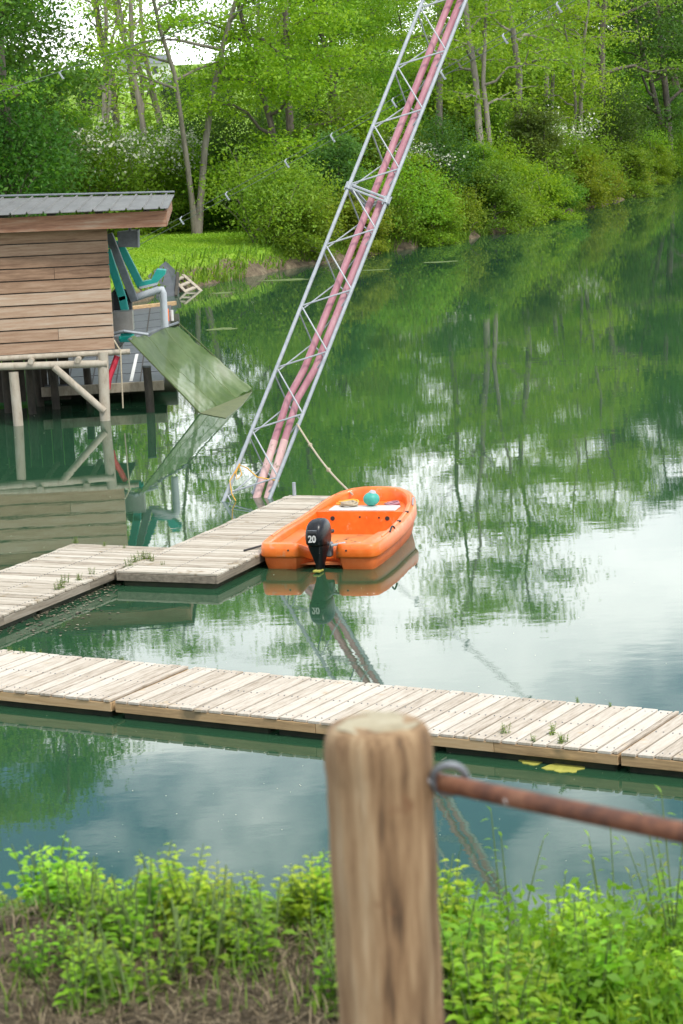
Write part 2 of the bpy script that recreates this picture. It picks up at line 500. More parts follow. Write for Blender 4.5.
        if parent is not None:
            o.parent = parent
        return o


def fix_normals(me):
    import bmesh
    if len(me.polygons) > 60000:
        return
    bm = bmesh.new()
    bm.from_mesh(me)
    bmesh.ops.recalc_face_normals(bm, faces=bm.faces)
    bm.to_mesh(me)
    bm.free()


def world_of(o):
    m = Matrix.LocRotScale(o.location, o.rotation_euler, o.scale)
    return world_of(o.parent) @ m if o.parent else m


def tag(o, label=None, cat=None, group=None, kind=None):
    if label:
        o['label'] = label
    if cat:
        o['category'] = cat
    if group:
        o['group'] = group
    if kind:
        o['kind'] = kind
    return o


def thing(name, loc, label, cat, group=None, rz=0.0, scale=1.0):
    o = bpy.data.objects.new(name, None)
    o.empty_display_size = 0.2
    o.location = loc
    o.rotation_euler = (0, 0, rz)
    o.scale = (scale,) * 3
    col.objects.link(o)
    return tag(o, label, cat, group)


def np_mesh(name, v, f, mat, tint=None):
    """Mesh data from arrays: v (n,3), f (m,4)."""
    me = bpy.data.meshes.new(name)
    me.vertices.add(len(v))
    me.vertices.foreach_set('co', np.asarray(v, np.float32).ravel())
    k = f.shape[1]
    me.loops.add(f.size)
    me.loops.foreach_set('vertex_index', f.astype(np.int32).ravel())
    me.polygons.add(len(f))
    me.polygons.foreach_set('loop_start', np.arange(0, f.size, k, dtype=np.int32))
    me.polygons.foreach_set('loop_total', np.full(len(f), k, np.int32))
    if tint is not None:
        a = me.attributes.new('tint', 'FLOAT', 'POINT')
        a.data.foreach_set('value', np.asarray(tint, np.float32))
    me.materials.append(mat)
    me.update()
    me.validate()
    return me


def link_mesh(name, me, parent=None, color=None):
    o = bpy.data.objects.new(name, me)
    col.objects.link(o)
    if parent is not None:
        o.parent = parent
    if color:
        o.color = (*color, 1)
    return o


def leaf_quads(rng, c, size, tint, up=0.75, ratio=0.52, flatdir=None):
    """One folded diamond per leaf; c (n,3) centres."""
    n = len(c)
    nrm = rng.normal(size=(n, 3)) * (1 - up) * 1.3
    nrm[:, 2] += up
    nrm /= np.linalg.norm(nrm, axis=1)[:, None]
    d = rng.normal(size=(n, 3))
    if flatdir is not None:
        d = d * 0.6 + flatdir
    d -= nrm * (d * nrm).sum(1)[:, None]
    d /= np.linalg.norm(d, axis=1)[:, None]
    s = np.cross(nrm, d)
    L = size[:, None]
    w = L * ratio * 0.5
    v = np.empty((n, 4, 3))
    v[:, 0] = c - d * L * 0.5
    v[:, 1] = c + s * w - d * L * 0.05 + nrm * L * 0.08
    v[:, 2] = c + d * L * 0.5
    v[:, 3] = c - s * w - d * L * 0.05 + nrm * L * 0.08
    f = np.arange(n * 4).reshape(n, 4)
    return v.reshape(-1, 3), f, np.repeat(tint, 4)


# ------------------------------------------------------------------ world: partly cloudy sky and soft sun
SUN_EL, SUN_AZ = R(52), R(142)      # azimuth clockwise from +Y: behind the camera, to the right
w = bpy.data.worlds.new('World')
sc.world = w
w.use_nodes = True
nt = w.node_tree
for n in list(nt.nodes):
    nt.nodes.remove(n)
wo = nt.nodes.new('ShaderNodeOutputWorld')
bg = nt.nodes.new('ShaderNodeBackground')
sky = nt.nodes.new('ShaderNodeTexSky')
sky.sky_type = 'NISHITA'
sky.sun_disc = False
sky.sun_elevation = SUN_EL
sky.sun_rotation = SUN_AZ
sky.air_density = 1.0
sky.dust_density = 0.3
sky.ozone_density = 3.0
tc = nt.nodes.new('ShaderNodeTexCoord')
sx = nt.nodes.new('ShaderNodeSeparateXYZ')
nt.links.new(tc.outputs['Generated'], sx.inputs[0])
mp = nt.nodes.new('ShaderNodeMapping')
mp.inputs['Scale'].default_value = (1, 1, 1.6)
mp.inputs['Location'].default_value = (0.375, 0.0, 0.168)
nt.links.new(tc.outputs['Generated'], mp.inputs[0])
nA = noise(nt, mp.outputs[0], 7.5, 5, 0.52, 0.3)
bias = ramp(nt, sx.outputs['Z'], [(0.0, 0.42), (0.20, 0.38), (0.245, 0.18), (0.275, 0.02), (0.305, -0.13), (0.35, -0.14), (0.42, -0.05), (0.6, 0.12)])
cm = ramp(nt, mathn(nt, 'ADD', nA, bias), [(0.50, 0.0), (0.72, 1.0)])
cshade = ramp(nt, noise(nt, mp.outputs[0], 16, 4), [(0.3, (13.5, 14.2, 14.5)), (0.7, (17.6, 18.0, 17.8))])
for e in cshade.node.color_ramp.elements:
    pass
skyc = mixc(nt, cm, sky.outputs[0], cshade)
nt.links.new(skyc, bg.inputs[0])
bg.inputs[1].default_value = 0.115
nt.links.new(bg.outputs[0], wo.inputs[0])

sl = bpy.data.lights.new('sun', 'SUN')
sl.energy = 2.2
sl.angle = R(9)
sl.color = (1.0, 0.955, 0.88)
so = bpy.data.objects.new('sun', sl)
col.objects.link(so)
sd = Vector((math.sin(SUN_AZ) * math.cos(SUN_EL), math.cos(SUN_AZ) * math.cos(SUN_EL), math.sin(SUN_EL)))
so.rotation_euler = sd.to_track_quat('Z', 'Y').to_euler()
so.location = sd * 60

vs_ = sc.view_settings
vs_.view_transform = 'Standard'
vs_.look = 'None'
vs_.exposure = 0.48
vs_.gamma = 1
vs_.use_curve_mapping = False
sc.cycles.max_bounces = 8
sc.cycles.transparent_max_bounces = 12
sc.cycles.use_denoising = True

# ------------------------------------------------------------------ terrain and water
LAKE = [(-14, 25), (-10.5, 42), (-9.2, 55), (-8.3, 64), (-6.4, 73), (-4.4, 78.5), (-1.4, 84.6), (2.7, 91), (5.5, 94.8), (10.4, 108), (14.2, 117.6), (21.6, 147), (30, 176),
        (62, 250), (150, 400), (260, 380), (240, 120), (70, 12.5), (20, 11.6), (6, 12.2), (-3, 11.8), (-12, 12)]


def lake_dist(x, y):
    """Signed distance to the shore line: negative over water."""
    x, y = np.asarray(x, float), np.asarray(y, float)
    best = np.full(x.shape, 1e9)
    inside = np.zeros(x.shape, bool)
    n = len(LAKE)
    for i in range(n):
        x0, y0 = LAKE[i]
        x1, y1 = LAKE[(i + 1) % n]
        dx, dy = x1 - x0, y1 - y0
        t = np.clip(((x - x0) * dx + (y - y0) * dy) / (dx * dx + dy * dy), 0, 1)
        best = np.minimum(best, np.hypot(x - x0 - t * dx, y - y0 - t * dy))
        c = (y0 > y) != (y1 > y)
        with np.errstate(divide='ignore', invalid='ignore'):
            xi = x0 + (y - y0) / (dy if dy else 1e-9) * dx
        inside ^= c & (x < xi)
    return np.where(inside, -best, best)


def wob(x, y, s, seed=0.0):
    return (np.sin(x * s + 1.3 + seed) * np.cos(y * s * 1.13 + 0.7 * seed) + 0.6 * np.sin(x * s * 2.3 + y * s * 1.7 + seed * 2) + 0.4 * np.cos(y * s * 3.9 - x * s * 2.9)) * 0.5


def ground_z(x, y):
    x, y = np.asarray(x, float), np.asarray(y, float)
    s = lake_dist(x, y) + 0.35 * wob(x, y, 0.9) * np.clip((y - 30) / 20, 0, 1)
    near = y < 22
    top_near = 4.73 - 0.42 / (1 + np.exp(-(x - .12) / .06)) + 0.03 * wob(x, y, 2.1) + 0.10 * np.exp(-((x + 0.75) / 0.25) ** 2 - ((y - 4.9) / 0.3) ** 2)
    z_near = np.minimum(top_near, s * 0.66 + 0.05 * wob(x, y, 3.0))
    rise = np.clip(s - 12, 0, None)
    z_far = np.minimum(np.where(y > 92, .42, .75) + 0.10 * wob(x, y, 0.35), s * 1.1) + np.clip(s, 0, 12) * 0.022 + np.minimum(rise * 0.012, 12) + np.clip(y - 200, 0, 500) * 0.013
    z = np.where(near, z_near, z_far)
    return np.where(s < 0, np.maximum(s * 0.8, -1.6), z)


def gz(x, y):
    return float(ground_z(np.array([x]), np.array([y]))[0])


def axis(segs):
    out = []
    for a, b, st in segs:
        out += list(np.arange(a, b, st))
    out.append(segs[-1][1])
    return np.array(out)


xs = axis([(-2500, -300, 220), (-300, -60, 24), (-60, -12, 3), (-12, 12, 0.4), (12, 40, 1.2), (40, 120, 6), (120, 400, 28), (400, 2500, 210)])
ys = axis([(-400, -20, 60), (-20, 3, 1.2), (3, 8, 0.12), (8, 14, 0.4), (14, 60, 2.5), (60, 125, 0.8), (125, 200, 2.5), (200, 500, 20), (500, 3000, 180)])
gx, gy = np.meshgrid(xs, ys)
gzv = ground_z(gx, gy)
nv = np.stack([gx, gy, gzv], -1).reshape(-1, 3)
ny_, nx_ = gx.shape
ii = (np.arange(ny_ - 1)[:, None] * nx_ + np.arange(nx_ - 1)[None]).ravel()
gf = np.stack([ii, ii + 1, ii + nx_ + 1, ii + nx_], -1)
g = link_mesh('ground', np_mesh('ground', nv, gf, M['ground']))
g.data.polygons.foreach_set('use_smooth', [True] * len(g.data.polygons))
tag(g, kind='structure')
wv = np.array([(-60, 5, 0), (400, 5, 0), (400, 520, 0), (-60, 520, 0)], float)
tag(link_mesh('water', np_mesh('water', wv, np.array([[0, 1, 2, 3]]), M['water'])), kind='structure')

# ------------------------------------------------------------------ floating walkway and docks
DZ = 0.20


def make_dock(name, A, along, length, width, label, group, plank_w=0.165, gap=0.022, deck='deck', beam='beam_tan', skew=0.0, beam_h=0.095, seed=1):
    """A is the corner (x, y); local x runs along the dock, local y across it (the planks run along y)."""
    rr = random.Random(seed)
    ang = math.atan2(along[1], along[0])
    t = thing(name, (A[0], A[1], 0), label, 'dock', group, ang)
    mb = MB()
    x = 0.0
    while x < length - 0.02:
        pw = min(plank_w * rr.uniform(.94, 1.05), length - x)
        dz = rr.uniform(-.004, .004)
        a, b = rr.uniform(-.014, .008), rr.uniform(-.008, .014)
        mb.box((x + pw / 2, width / 2 + (a + b) / 2, DZ - .014 + dz), (pw - gap, width - a + b, .028), Matrix.Rotation(rr.uniform(-.003, .003), 3, 'Z') @ Matrix.Rotation(rr.uniform(-.006, .006), 3, 'Y'), bev=.003)
        x += pw
    mb.build('deck', M[deck], t, local=True)
    sc_ = MB()
    x = plank_w * .5
    while x < length - .03:
        for yy in (.10, width * .5, width - .10):
            for dx in (-.035, .035):
                px_, py_ = x + dx, yy + rr.uniform(-.01, .01)
                sc_.box((px_, py_, DZ + .0035), (.011, .011, .006))
        x += plank_w
    so_ = sc_.build('screw_heads', M['galv_dark'], t, local=True)
    so_['kind'] = 'stuff'
    zb = DZ - .033
    for nm, yy in (('edge_board', 0.016), ('edge_board', width - 0.016)):
        e = MB()
        x0 = 0.0
        while x0 < length - .01:
            l = min(rr.uniform(1.9, 2.6), length - x0)
            e.box((x0 + l / 2, yy, zb - beam_h / 2), (l - .006, .034, beam_h), bev=.004)
            x0 += l
        e.build(nm, M[beam], t, local=True)
    for xx in (.017, length - .017):
        MB().box((xx, width / 2, zb - beam_h / 2), (.034, width - .072, beam_h), bev=.004).build('end_board', M[beam], t, local=True)
    n = max(2, int(length / 1.6))
    for i in range(n):
        MB().box(((i + .5) * length / n, width / 2, .0), (length / n - .10, width - .14, .19), bev=.02).build('float', M['float'], t, local=True)
    return t


def d2(a, b):
    return Vector((b[0] - a[0], b[1] - a[1]))


C1, C2 = on_z(114.5, 700.3, DZ), on_z(618, 752, DZ)
cdir = d2(C1, C2)
clen = cdir.length
cdir.normalize()
cn = Vector((-cdir.y, cdir.x))
cw = 1.5
make_dock('walkway_section', C1[:2], cdir, clen, cw, 'long middle section of bleached plank walkway behind the round fence post', 'sections of the floating plank walkway', seed=3)
la = Vector((math.cos(math.atan2(cdir.y, cdir.x) + R(.5)), math.sin(math.atan2(cdir.y, cdir.x) + R(.5))))
lb = Vector((-la.y, la.x))
P0 = C1.to_2d() - la * 4.2 - cdir * .02
make_dock('walkway_section', P0, la, 4.17, cw, 'section of the plank walkway running out past the left edge, below the brown leaf litter', 'sections of the floating plank walkway', seed=5)
ra = Vector((math.cos(R(-30.0)), math.sin(R(-30.0))))
make_dock('walkway_section', (C2.to_2d() + cdir * .025), ra, 5.0, cw, 'short visible section of plank walkway past the joint above the rusty rod', 'sections of the floating plank walkway', seed=9)

# left dock and the dock beside the boat (planks run across)
A3, A2, A1 = on_z(0, 616, DZ), on_z(118, 568.5, DZ), on_z(74.7, 543, DZ)
adir = d2(A3, A2).normalized()
an = Vector((-adir.y, adir.x))
wA = abs(d2(A2, A1).dot(an))
LA = 5.2
LA2 = LA + 1.45
org = A2.to_2d() - adir * LA
make_dock('dock_section', org, adir, LA2, wA, 'grey plank dock on the left, weeds sprouting along its near edge', 'docks by the boathouse', plank_w=.135, gap=.018, seed=11, deck='deck_old', beam='beam_dark')
B0, B1, B2 = on_z(116, 571, DZ), on_z(216, 575, DZ), on_z(290, 494.5, DZ)
bdir = d2(B0, B2)
bl = bdir.length
bdir.normalize()
bn = Vector((bdir.y, -bdir.x))
wB = d2(B0, B1).dot(bn)
orgB = B0.to_2d() + bn * wB
dockB = make_dock('dock_section', orgB, bdir, bl, wB, 'grey plank dock alongside the orange boat, metal stub at its far end', 'docks by the boathouse', plank_w=.135, gap=.018, seed=13, deck='deck_old', beam='beam_dark')
p = on_z(290, 494.5, DZ) + Vector((0.07, -0.10, 0))
MB().tube([p - Vector((0, 0, .25)), p + Vector((0, 0, .20))], .028, 8).build('stub_post', M['galv'], dockB)

# ------------------------------------------------------------------ orange boat
BX = on_z(318, 570.5)
BANG = R(74)
boat = thing('motor_boat', BX, 'small orange open plastic boat with black outboard motor moored at the dock', 'boat', rz=BANG)
half = [(.32, 0), (.32, .13), (.28, .18), (.06, .245), (.01, .29), (0, .36), (0, .64), (.015, .73), (.06, .795), (.16, .83), (.5, .85), (1.0, .85), (1.6, .82), (2.15, .78), (2.52, .73), (2.80, .65), (2.98, .54), (3.10, .38), (3.15, .20), (3.16, 0)]
half = [(x if x < .5 else .5 + (x - .5) * 1.045, y) for x, y in half]
outline = half + [(x, -y) for x, y in half[-2:0:-1]]
NO = len(outline)


def loop_at(off, zfun):
    pts = []
    for i in range(NO):
        p0, p1, p2 = Vector(outline[i - 1]), Vector(outline[i]), Vector(outline[(i + 1) % NO])
        t = (p2 - p0).normalized()
        nrm = Vector((-t.y, t.x))
        if nrm.length == 0:
            nrm = Vector((0, 0))
        q = p1 + nrm * off * (1.0 if i not in (1, NO - 1) else 1.0)
        pts.append((q.x, q.y, zfun(p1.x, p1.y)))
    return pts


# outline runs (notch centre -> port -> bow -> starboard): the left normal (-ty, tx) must point inwards
_a = sum(outline[i][0] * outline[(i + 1) % NO][1] - outline[(i + 1) % NO][0] * outline[i][1] for i in range(NO))
INW = 1.0 if _a > 0 else -1.0


def sheer(x, y):
    s = 0.02 * math.sin(min(x, 3.2) * 1.0) + max(0, x - 1.6) ** 2 * .078
    if abs(y) < .21 and x < .5:
        s -= .10 if x > .15 else .05
    return s


def Z(z0, k):
    return lambda x, y: z0 + k * sheer(x, y)


def loft(profile):
    mb = MB()
    loops = [loop_at(o * INW, Z(z, k)) for o, z, k in profile]
    vs = [p for l in loops for p in l]
    fs = []
    for j in range(len(loops) - 1):
        for i in range(NO):
            fs.append((j * NO + i, j * NO + (i + 1) % NO, (j + 1) * NO + (i + 1) % NO, (j + 1) * NO + i))
    mb.add(vs, fs)
    return mb, loops


low, lp = loft([(.26, -.14, 0), (.13, -.09, 0), (.085, .0, .1), (.05, .10, .5), (.045, .165, .8)])
low.f.append(tuple(range(NO))[::-1])
low.mi.append(0)
low.build('lower_hull', M['hull_low'], boat, smooth=True, local=True, angle=40)
up_, lp = loft([(.035, .160, .8), (.008, .178, .9), (0.0, .19, 1), (.006, .285, 1), (.018, .335, 1), (.034, .35, 1), (.125, .355, 1), (.138, .345, 1), (.148, .31, 1), (.165, .20, .6), (.175, .045, .1)])
hull = up_.build('hull', M['orange'], boat, smooth=True, local=True, angle=40)
fl = MB()
fl.add(loop_at(.17 * INW, Z(.05, .1)), [tuple(range(NO))])
fl.build('sole', M['sole'], boat, local=True)
# rub strip along both gunwales (sun faded)
for sgn in (1, -1):
    pts = [(x, (y - .085) * sgn, .356 + sheer(x, y)) for x, y in half[10:16]]
    MB().tube(pts, .014, 6).build('gunwale_strip', M['orange_faded'], boat, smooth=True, local=True)


def halfw(x):
    for (x0, y0), (x1, y1) in zip(half[5:], half[6:]):
        if x0 <= x <= x1 and x1 > x0:
            return y0 + (y1 - y0) * (x - x0) / (x1 - x0)
    return .1


def deck_prism(xa, xb, ztop, zbot, inset=.15, n=10, y0=None, y1=None):
    """Solid deck between two stations that follows the boat's plan."""
    mb = MB()
    st = [xa + (xb - xa) * i / n for i in range(n + 1)]
    top = [(x, halfw(x) - inset, ztop) for x in st] + [(x, -halfw(x) + inset, ztop) for x in reversed(st)]
    mb.prism(top, (0, 0, zbot - ztop))
    return mb


bd = deck_prism(2.20, 3.03, .385, .03, inset=.15)
bow = bd.build('bow_locker', M['orange'], boat, local=True)
MB().box((2.40, -.02, .397), (.32, .98, .036), bev=.014).build('white_seat_top', M['white'], boat, local=True)
for yy, r_, z_ in ((.40, .032, .29), (-.40, .032, .29), (0.0, .014, .31), (-.28, .013, .30)):
    MB().tube([(2.192, yy, z_), (2.206, yy, z_)], r_, 12).build('locker_plug', M['matt_black'], boat, local=True)
for sgn in (1, -1):
    q = MB()
    q.prism([(0.10, .34 * sgn, .25), (.10, .70 * sgn, .25), (.62, .70 * sgn, .25), (.46, .34 * sgn, .25)], (0, 0, -.20))
    q.build('stern_locker', M['orange'], boat, local=True)
    q = MB()
    q.prism([(.42, .69 * sgn, .27), (1.55, .68 * sgn, .27), (1.30, .50 * sgn, .27), (.42, .44 * sgn, .27)], (0, 0, -.18))
    q.prism([(1.5, .66 * sgn, .22), (2.19, .62 * sgn, .22), (2.19, .50 * sgn, .22), (1.5, .56 * sgn, .22)], (0, 0, -.13))
    q.build('side_bench', M['orange'], boat, local=True)
    for yy in (.40,):
        MB().tube([(-.004, yy * sgn, .27), (.02, yy * sgn, .27)], .013, 8).build('drain_plug', M['matt_black'], boat, local=True)
for x0, x1 in ((.75, 1.0), (2.45, 2.75)):
    y0, y1 = halfw(x0), halfw(x1)
    q = MB()
    pts = []
    for k in range(7):
        a = k / 6
        pts.append((x0 + (x1 - x0) * a, -(y0 + (y1 - y0) * a) + .035 - .0, .365 + sheer(x0 + (x1 - x0) * a, .7) + .05 * math.sin(math.pi * a)))
    q.tube(pts, .013, 6)
    q.build('grab_handle', M['matt_black'] if x0 < 1 else M['galv'], boat, smooth=True, local=True)
for x0 in (1.5, 2.1):
    MB().tube([(x0, -halfw(x0) + .075, .35 + sheer(x0, .7)), (x0, -halfw(x0) + .075, .375 + sheer(x0, .7))], .03, 10).build('oarlock_socket', M['matt_black'], boat, local=True)

# outboard motor: part with sub-parts
mot = bpy.data.objects.new('outboard_motor', None)
mot.parent = boat
mot.location = (-.03, -.05, 0)
mot.scale = (1, .88, 1)
mot.rotation_euler = (0, R(3), R(-5))
col.objects.link(mot)


def rsect(z, hy, xa, xb, n=20, p=3.2):
    out = []
    for k in range(n):
        t = 2 * math.pi * k / n
        c, s = math.cos(t), math.sin(t)
        out.append(((xa + xb) / 2 + (xb - xa) / 2 * math.copysign(abs(c) ** (2 / p), c), hy * math.copysign(abs(s) ** (2 / p), s), z))
    return out


def stack(secs, n=20):
    mb = MB()
    vs = [p for s in secs for p in s]
    fs = []
    for j in range(len(secs) - 1):
        for k in range(n):
            fs.append((j * n + k, j * n + (k + 1) % n, (j + 1) * n + (k + 1) % n, (j + 1) * n + k))
    fs.append(tuple(range(n))[::-1])
    fs.append(tuple((len(secs) - 1) * n + k for k in range(n)))
    mb.add(vs, fs)
    return mb


stack([rsect(.365, .135, -.24, .15), rsect(.39, .15, -.27, .17), rsect(.46, .158, -.285, .18), rsect(.55, .155, -.275, .18), rsect(.62, .143, -.245, .17), rsect(.665, .12, -.205, .15), rsect(.695, .085, -.15, .11), rsect(.705, .045, -.08, .06)]
      ).build('cowling', M['black'], mot, smooth=True, local=True, angle=50)
stack([rsect(-.35, .035, -.10, .06), rsect(.0, .04, -.10, .07), rsect(.10, .055, -.11, .09), rsect(.20, .085, -.16, .11), rsect(.30, .12, -.21, .13), rsect(.358, .132, -.235, .145)]
      ).build('midsection', M['black'], mot, smooth=True, local=True, angle=50)
MB().box((-.10, 0, .018), (.16, .115, .03), bev=.008).build('splash_plate', M['algae'], mot, local=True)
sl_ = MB()
sl_.box((-.285, 0, .545), (.03, .15, .036), bev=.008)
sl_.build('intake_slot', M['matt_black'], mot, local=True)
MB().box((-.276, 0, .575), (.03, .14, .012), bev=.004).build('intake_lip', M['galv_dark'], mot, local=True)
MB().box((.17, 0, .27), (.12, .24, .20), bev=.02).build('clamp_bracket', M['galv_dark'], mot, local=True)
MB().bar((.10, -.13, .33), (.16, -.34, .36), .06, .03, bev=.008).build('tilt_lever', M['light_grey'], mot, local=True)
MB().tube([(.14, .02, .42), (.45, .05, .46), (.62, .06, .45)], [.03, .024, .028], 8).build('tiller', M['matt_black'], mot, smooth=True, local=True)
fc = bpy.data.curves.new('power_number', 'FONT')
fc.body = '20'
fc.size = .125
fc.align_x = 'CENTER'
fc.align_y = 'CENTER'
fc.extrude = .003
fc.offset = .004
tmp = bpy.data.objects.new('power_number', fc)
col.objects.link(tmp)
bpy.context.view_layer.update()
tme = bpy.data.meshes.new_from_object(tmp.evaluated_get(bpy.context.evaluated_depsgraph_get()))
bpy.data.objects.remove(tmp)
tme.materials.clear()
tme.materials.append(M['white'])
num = bpy.data.objects.new('power_number', tme)
col.objects.link(num)
num.parent = mot
num.matrix_local = Matrix(((0, 0, -1, -.2885), (-1, 0, 0, 0), (0, 1, 0, .462), (0, 0, 0, 1)))


def boat_pt(x, y, z):
    return world_of(boat) @ Vector((x, y, z))


def wtube(name, pts, r, mat, label, cat, group=None, n=7):
    o = MB().tube(pts, r, n).build(name, M[mat], smooth=True)
    return tag(o, label, cat, group)


b0 = boat_pt(2.50, -.10, .42)
buoy = thing('mooring_buoy', b0, 'round sea green buoy with grey top lying in the bow of the orange boat', 'buoy')
MB().ball(b0 + Vector((0, 0, .095)), .108, sq=(1.1, 1, .92)).build('ball', M['buoy'], buoy, smooth=True)
MB().tube([b0 + Vector((.02, 0, .18)), b0 + Vector((.03, 0, .215))], [.055, .035], 10).build('cap', M['light_grey'], buoy, smooth=True)


def coil(c, r, turns, tr, seed, zst=.012):
    rr = random.Random(seed)
    pts = []
    n = turns * 14
    for k in range(n):
        t = 2 * math.pi * k / 14
        q = r * (1 + .22 * math.sin(k * .61 + seed) + rr.uniform(-.04, .04))
        pts.append(Vector(c) + Vector((q * math.cos(t), q * math.sin(t) * .85, tr + zst * k / 14 + .01 * math.sin(k * .9))))
    return pts


wtube('rope_coil', coil(boat_pt(2.66, .30, .39), .13, 4, .016, 1), .016, 'yellow_rope', 'yellow rope coiled in the bow left of the green buoy', 'rope')
wtube('rope_coil', coil(boat_pt(2.47, .22, .416), .10, 4, .014, 4), .015, 'rope', 'grey rope bundle on the white seat beside the green buoy', 'rope')
wtube('rope_coil', coil(boat_pt(2.66, -.36, .39), .09, 3, .012, 8), .013, 'pink', 'pale red rope heaped right of the green buoy', 'rope')
oar = thing('wooden_oar', boat_pt(1.2, .1, .1), 'worn wooden oar lying on the floor of the orange boat', 'oar')
pa, pb = boat_pt(1.02, .28, .085), boat_pt(1.62, -.42, .085)
MB().tube([pa, pb], .018, 8).build('shaft', M['log'], oar, smooth=True)
dd = (pb - pa).normalized()
MB().bar(pa - dd * .32, pa + dd * .02, .11, .018, bev=.006).build('blade', M['log'], oar)
md = MB()
rr = random.Random(3)
for k in range(150):
    q = boat_pt(rr.uniform(.7, 2.1), rr.uniform(-.4, .42), .056)
    md.box(q, (rr.uniform(.02, .06), rr.uniform(.015, .04), .006), Matrix.Rotation(rr.uniform(0, 3), 3, 'Z'))
tag(md.build('debris', M['debris']), kind='stuff')
# mooring line dock - boat stern
wtube('mooring_line', [boat_pt(.55, .79, .36), boat_pt(.5, .9, .24), boat_pt(.40, 1.02, DZ + .02), boat_pt(.25, 1.1, DZ + .015)], .014, 'matt_black', 'short black rope holding the orange boat to the dock edge', 'rope')

# ------------------------------------------------------------------ lattice mast with two pink tubes
mb0 = (on_z(225, 500) + on_z(268, 500)) / 2
top = at_y(447, 0, 40.6)
axis_v = (top - mb0)
mast = thing('lattice_mast', mb0, 'leaning galvanised lattice mast with two pink tubes standing in the water', 'mast')
# rails from pixel pairs along the mast's depth line


def mast_pt(px, py):
    """Point of the mast's face plane under a pixel; depth follows the mast's axis by height in the picture."""
    t = (500 - py) / 500.0
    return at_y(px, py, mb0.y + (top.y - mb0.y) * t)


Lb, Lt = mast_pt(224, 500), mast_pt(423, 0)
Rb, Rt_ = mast_pt(269, 500), mast_pt(466, 0)
ax = ((Lt + Rt_) / 2 - (Lb + Rb) / 2)
L_tot = ax.length
axn = ax.normalized()
wv_ = (Rb - Lb)
nn = axn.cross((wv_ - axn * wv_.dot(axn)).normalized())
if nn.y < 0:
    nn = -nn
Wd = (Rb - Lb).length
EXT = 1.25       # the mast goes on above the frame


def rail_pt(which, s):
    """s in metres along the mast from the water."""
    k = s / L_tot
    l, r_ = Lb + (Lt - Lb) * k, Rb + (Rt_ - Rb) * k
    if which == 'L':
        return l
    if which == 'R':
        return r_ - axn * 0.0
    return (l + r_) / 2 + nn * Wd * .80


S1 = L_tot * EXT
for wch in 'LRT':
    MB().tube([rail_pt(wch, -.8), rail_pt(wch, S1)], .030, 10).build('rail', M['galv'], mast, smooth=True)
SFL = None
# flange height: at picture y = 192
for i in range(2000):
    s = L_tot * i / 2000
    q = (rail_pt('L', s) + rail_pt('R', s)) / 2
    pass
SKEW = .21       # right-hand nodes sit lower on the mast (its face is turned)
# find s of the flange from image fraction
SFL = L_tot * .620
BAY = L_tot * 62 / 500.0 * .98
k0 = SFL - math.floor((SFL + .6) / BAY) * BAY
fa, fb, fcx = MB(), MB(), MB()
i = 0
s = k0 - BAY
while s < S1 + BAY:
    rs = s - BAY * .74
    # L(s) -> R(rs) (steep), R(rs) -> L(s-BAY)
    def ok(a):
        return -.7 < a < S1
    if ok(s) and ok(rs):
        fa.tube([rail_pt('L', s), rail_pt('R', rs)], .0135, 6)
    if ok(rs) and ok(s - BAY):
        fa.tube([rail_pt('R', rs), rail_pt('L', s - BAY)], .0135, 6)
    ts = s - BAY * .45
    if ok(s - BAY * .1) and ok(ts):
        fb.tube([rail_pt('L', s - BAY * .1), rail_pt('T', ts)], .012, 6)
    if ok(ts) and ok(s - BAY * 1.1):
        fb.tube([rail_pt('T', ts), rail_pt('L', s - BAY * 1.1)], .012, 6)
    if ok(rs - BAY * .1) and ok(ts):
        fcx.tube([rail_pt('R', rs - BAY * .1), rail_pt('T', ts)], .012, 6)
    if ok(ts - BAY) and ok(rs - BAY * .1):
        fcx.tube([rail_pt('R', rs - BAY * .1), rail_pt('T', ts - BAY)], .012, 6)
    s += BAY
fa.build('lattice', M['galv'], mast, smooth=True)
fb.build('lattice', M['galv'], mast, smooth=True)
fcx.build('lattice', M['galv'], mast, smooth=True)
# flange where two mast lengths are bolted
fl = MB()
fo = axn * (BAY * .155)
fpl = {'L': rail_pt('L', SFL) + fo * .0, 'R': rail_pt('R', SFL - BAY * .24), 'T': rail_pt('T', SFL - BAY * .13)}
for a, b in (('L', 'R'), ('L', 'T'), ('R', 'T')):
    fl.tube([fpl[a], fpl[b]], .022, 6)
    fl.tube([fpl[a] - axn * .06, fpl[b] - axn * .06], .02, 6)
for k, q in fpl.items():
    fl.tube([q - axn * .085, q + axn * .03], .056, 10)
    for j in range(4):
        t = j * math.pi / 2 + .4
        e = wv_.normalized() * math.cos(t) + nn * math.sin(t)
        fl.tube([q + e * .056 - axn * .11, q + e * .056 + axn * .045], .009, 6)
fl.build('joint_flange', M['galv'], mast)
# two pink tubes inside the lattice, bent near the water


def pink_tube(f0, f1, f2, dn, splitz):
    pts, rs = [], []
    for s_, f in ((-.35, f0), (.25, f0 * .7 + f1 * .3), (L_tot * .13, f1 * .75 + f0 * .25), (L_tot * .2, f1), (L_tot * .26, f2)):
        pts.append(rail_pt('L', s_) * (1 - f) + rail_pt('R', s_) * f + nn * dn)
    for s_ in np.linspace(L_tot * .30, S1, 12):
        pts.append(rail_pt('L', s_) * (1 - f2) + rail_pt('R', s_) * f2 + nn * dn)
    return pts


for f0, f1, f2, dn in ((.72, .50, .60, .20), (.98, .72, .85, .16)):
    pts = pink_tube(f0, f1, f2, dn, 0)
    MB().tube(pts[1:], .058, 12).build('pink_tube', M['pink'], mast, smooth=True)
    MB().tube(pts[:2] + [pts[1] + (pts[2] - pts[1]) * .9], .063, 12).build('tube_sleeve', M['pink_pale'], mast, smooth=True)
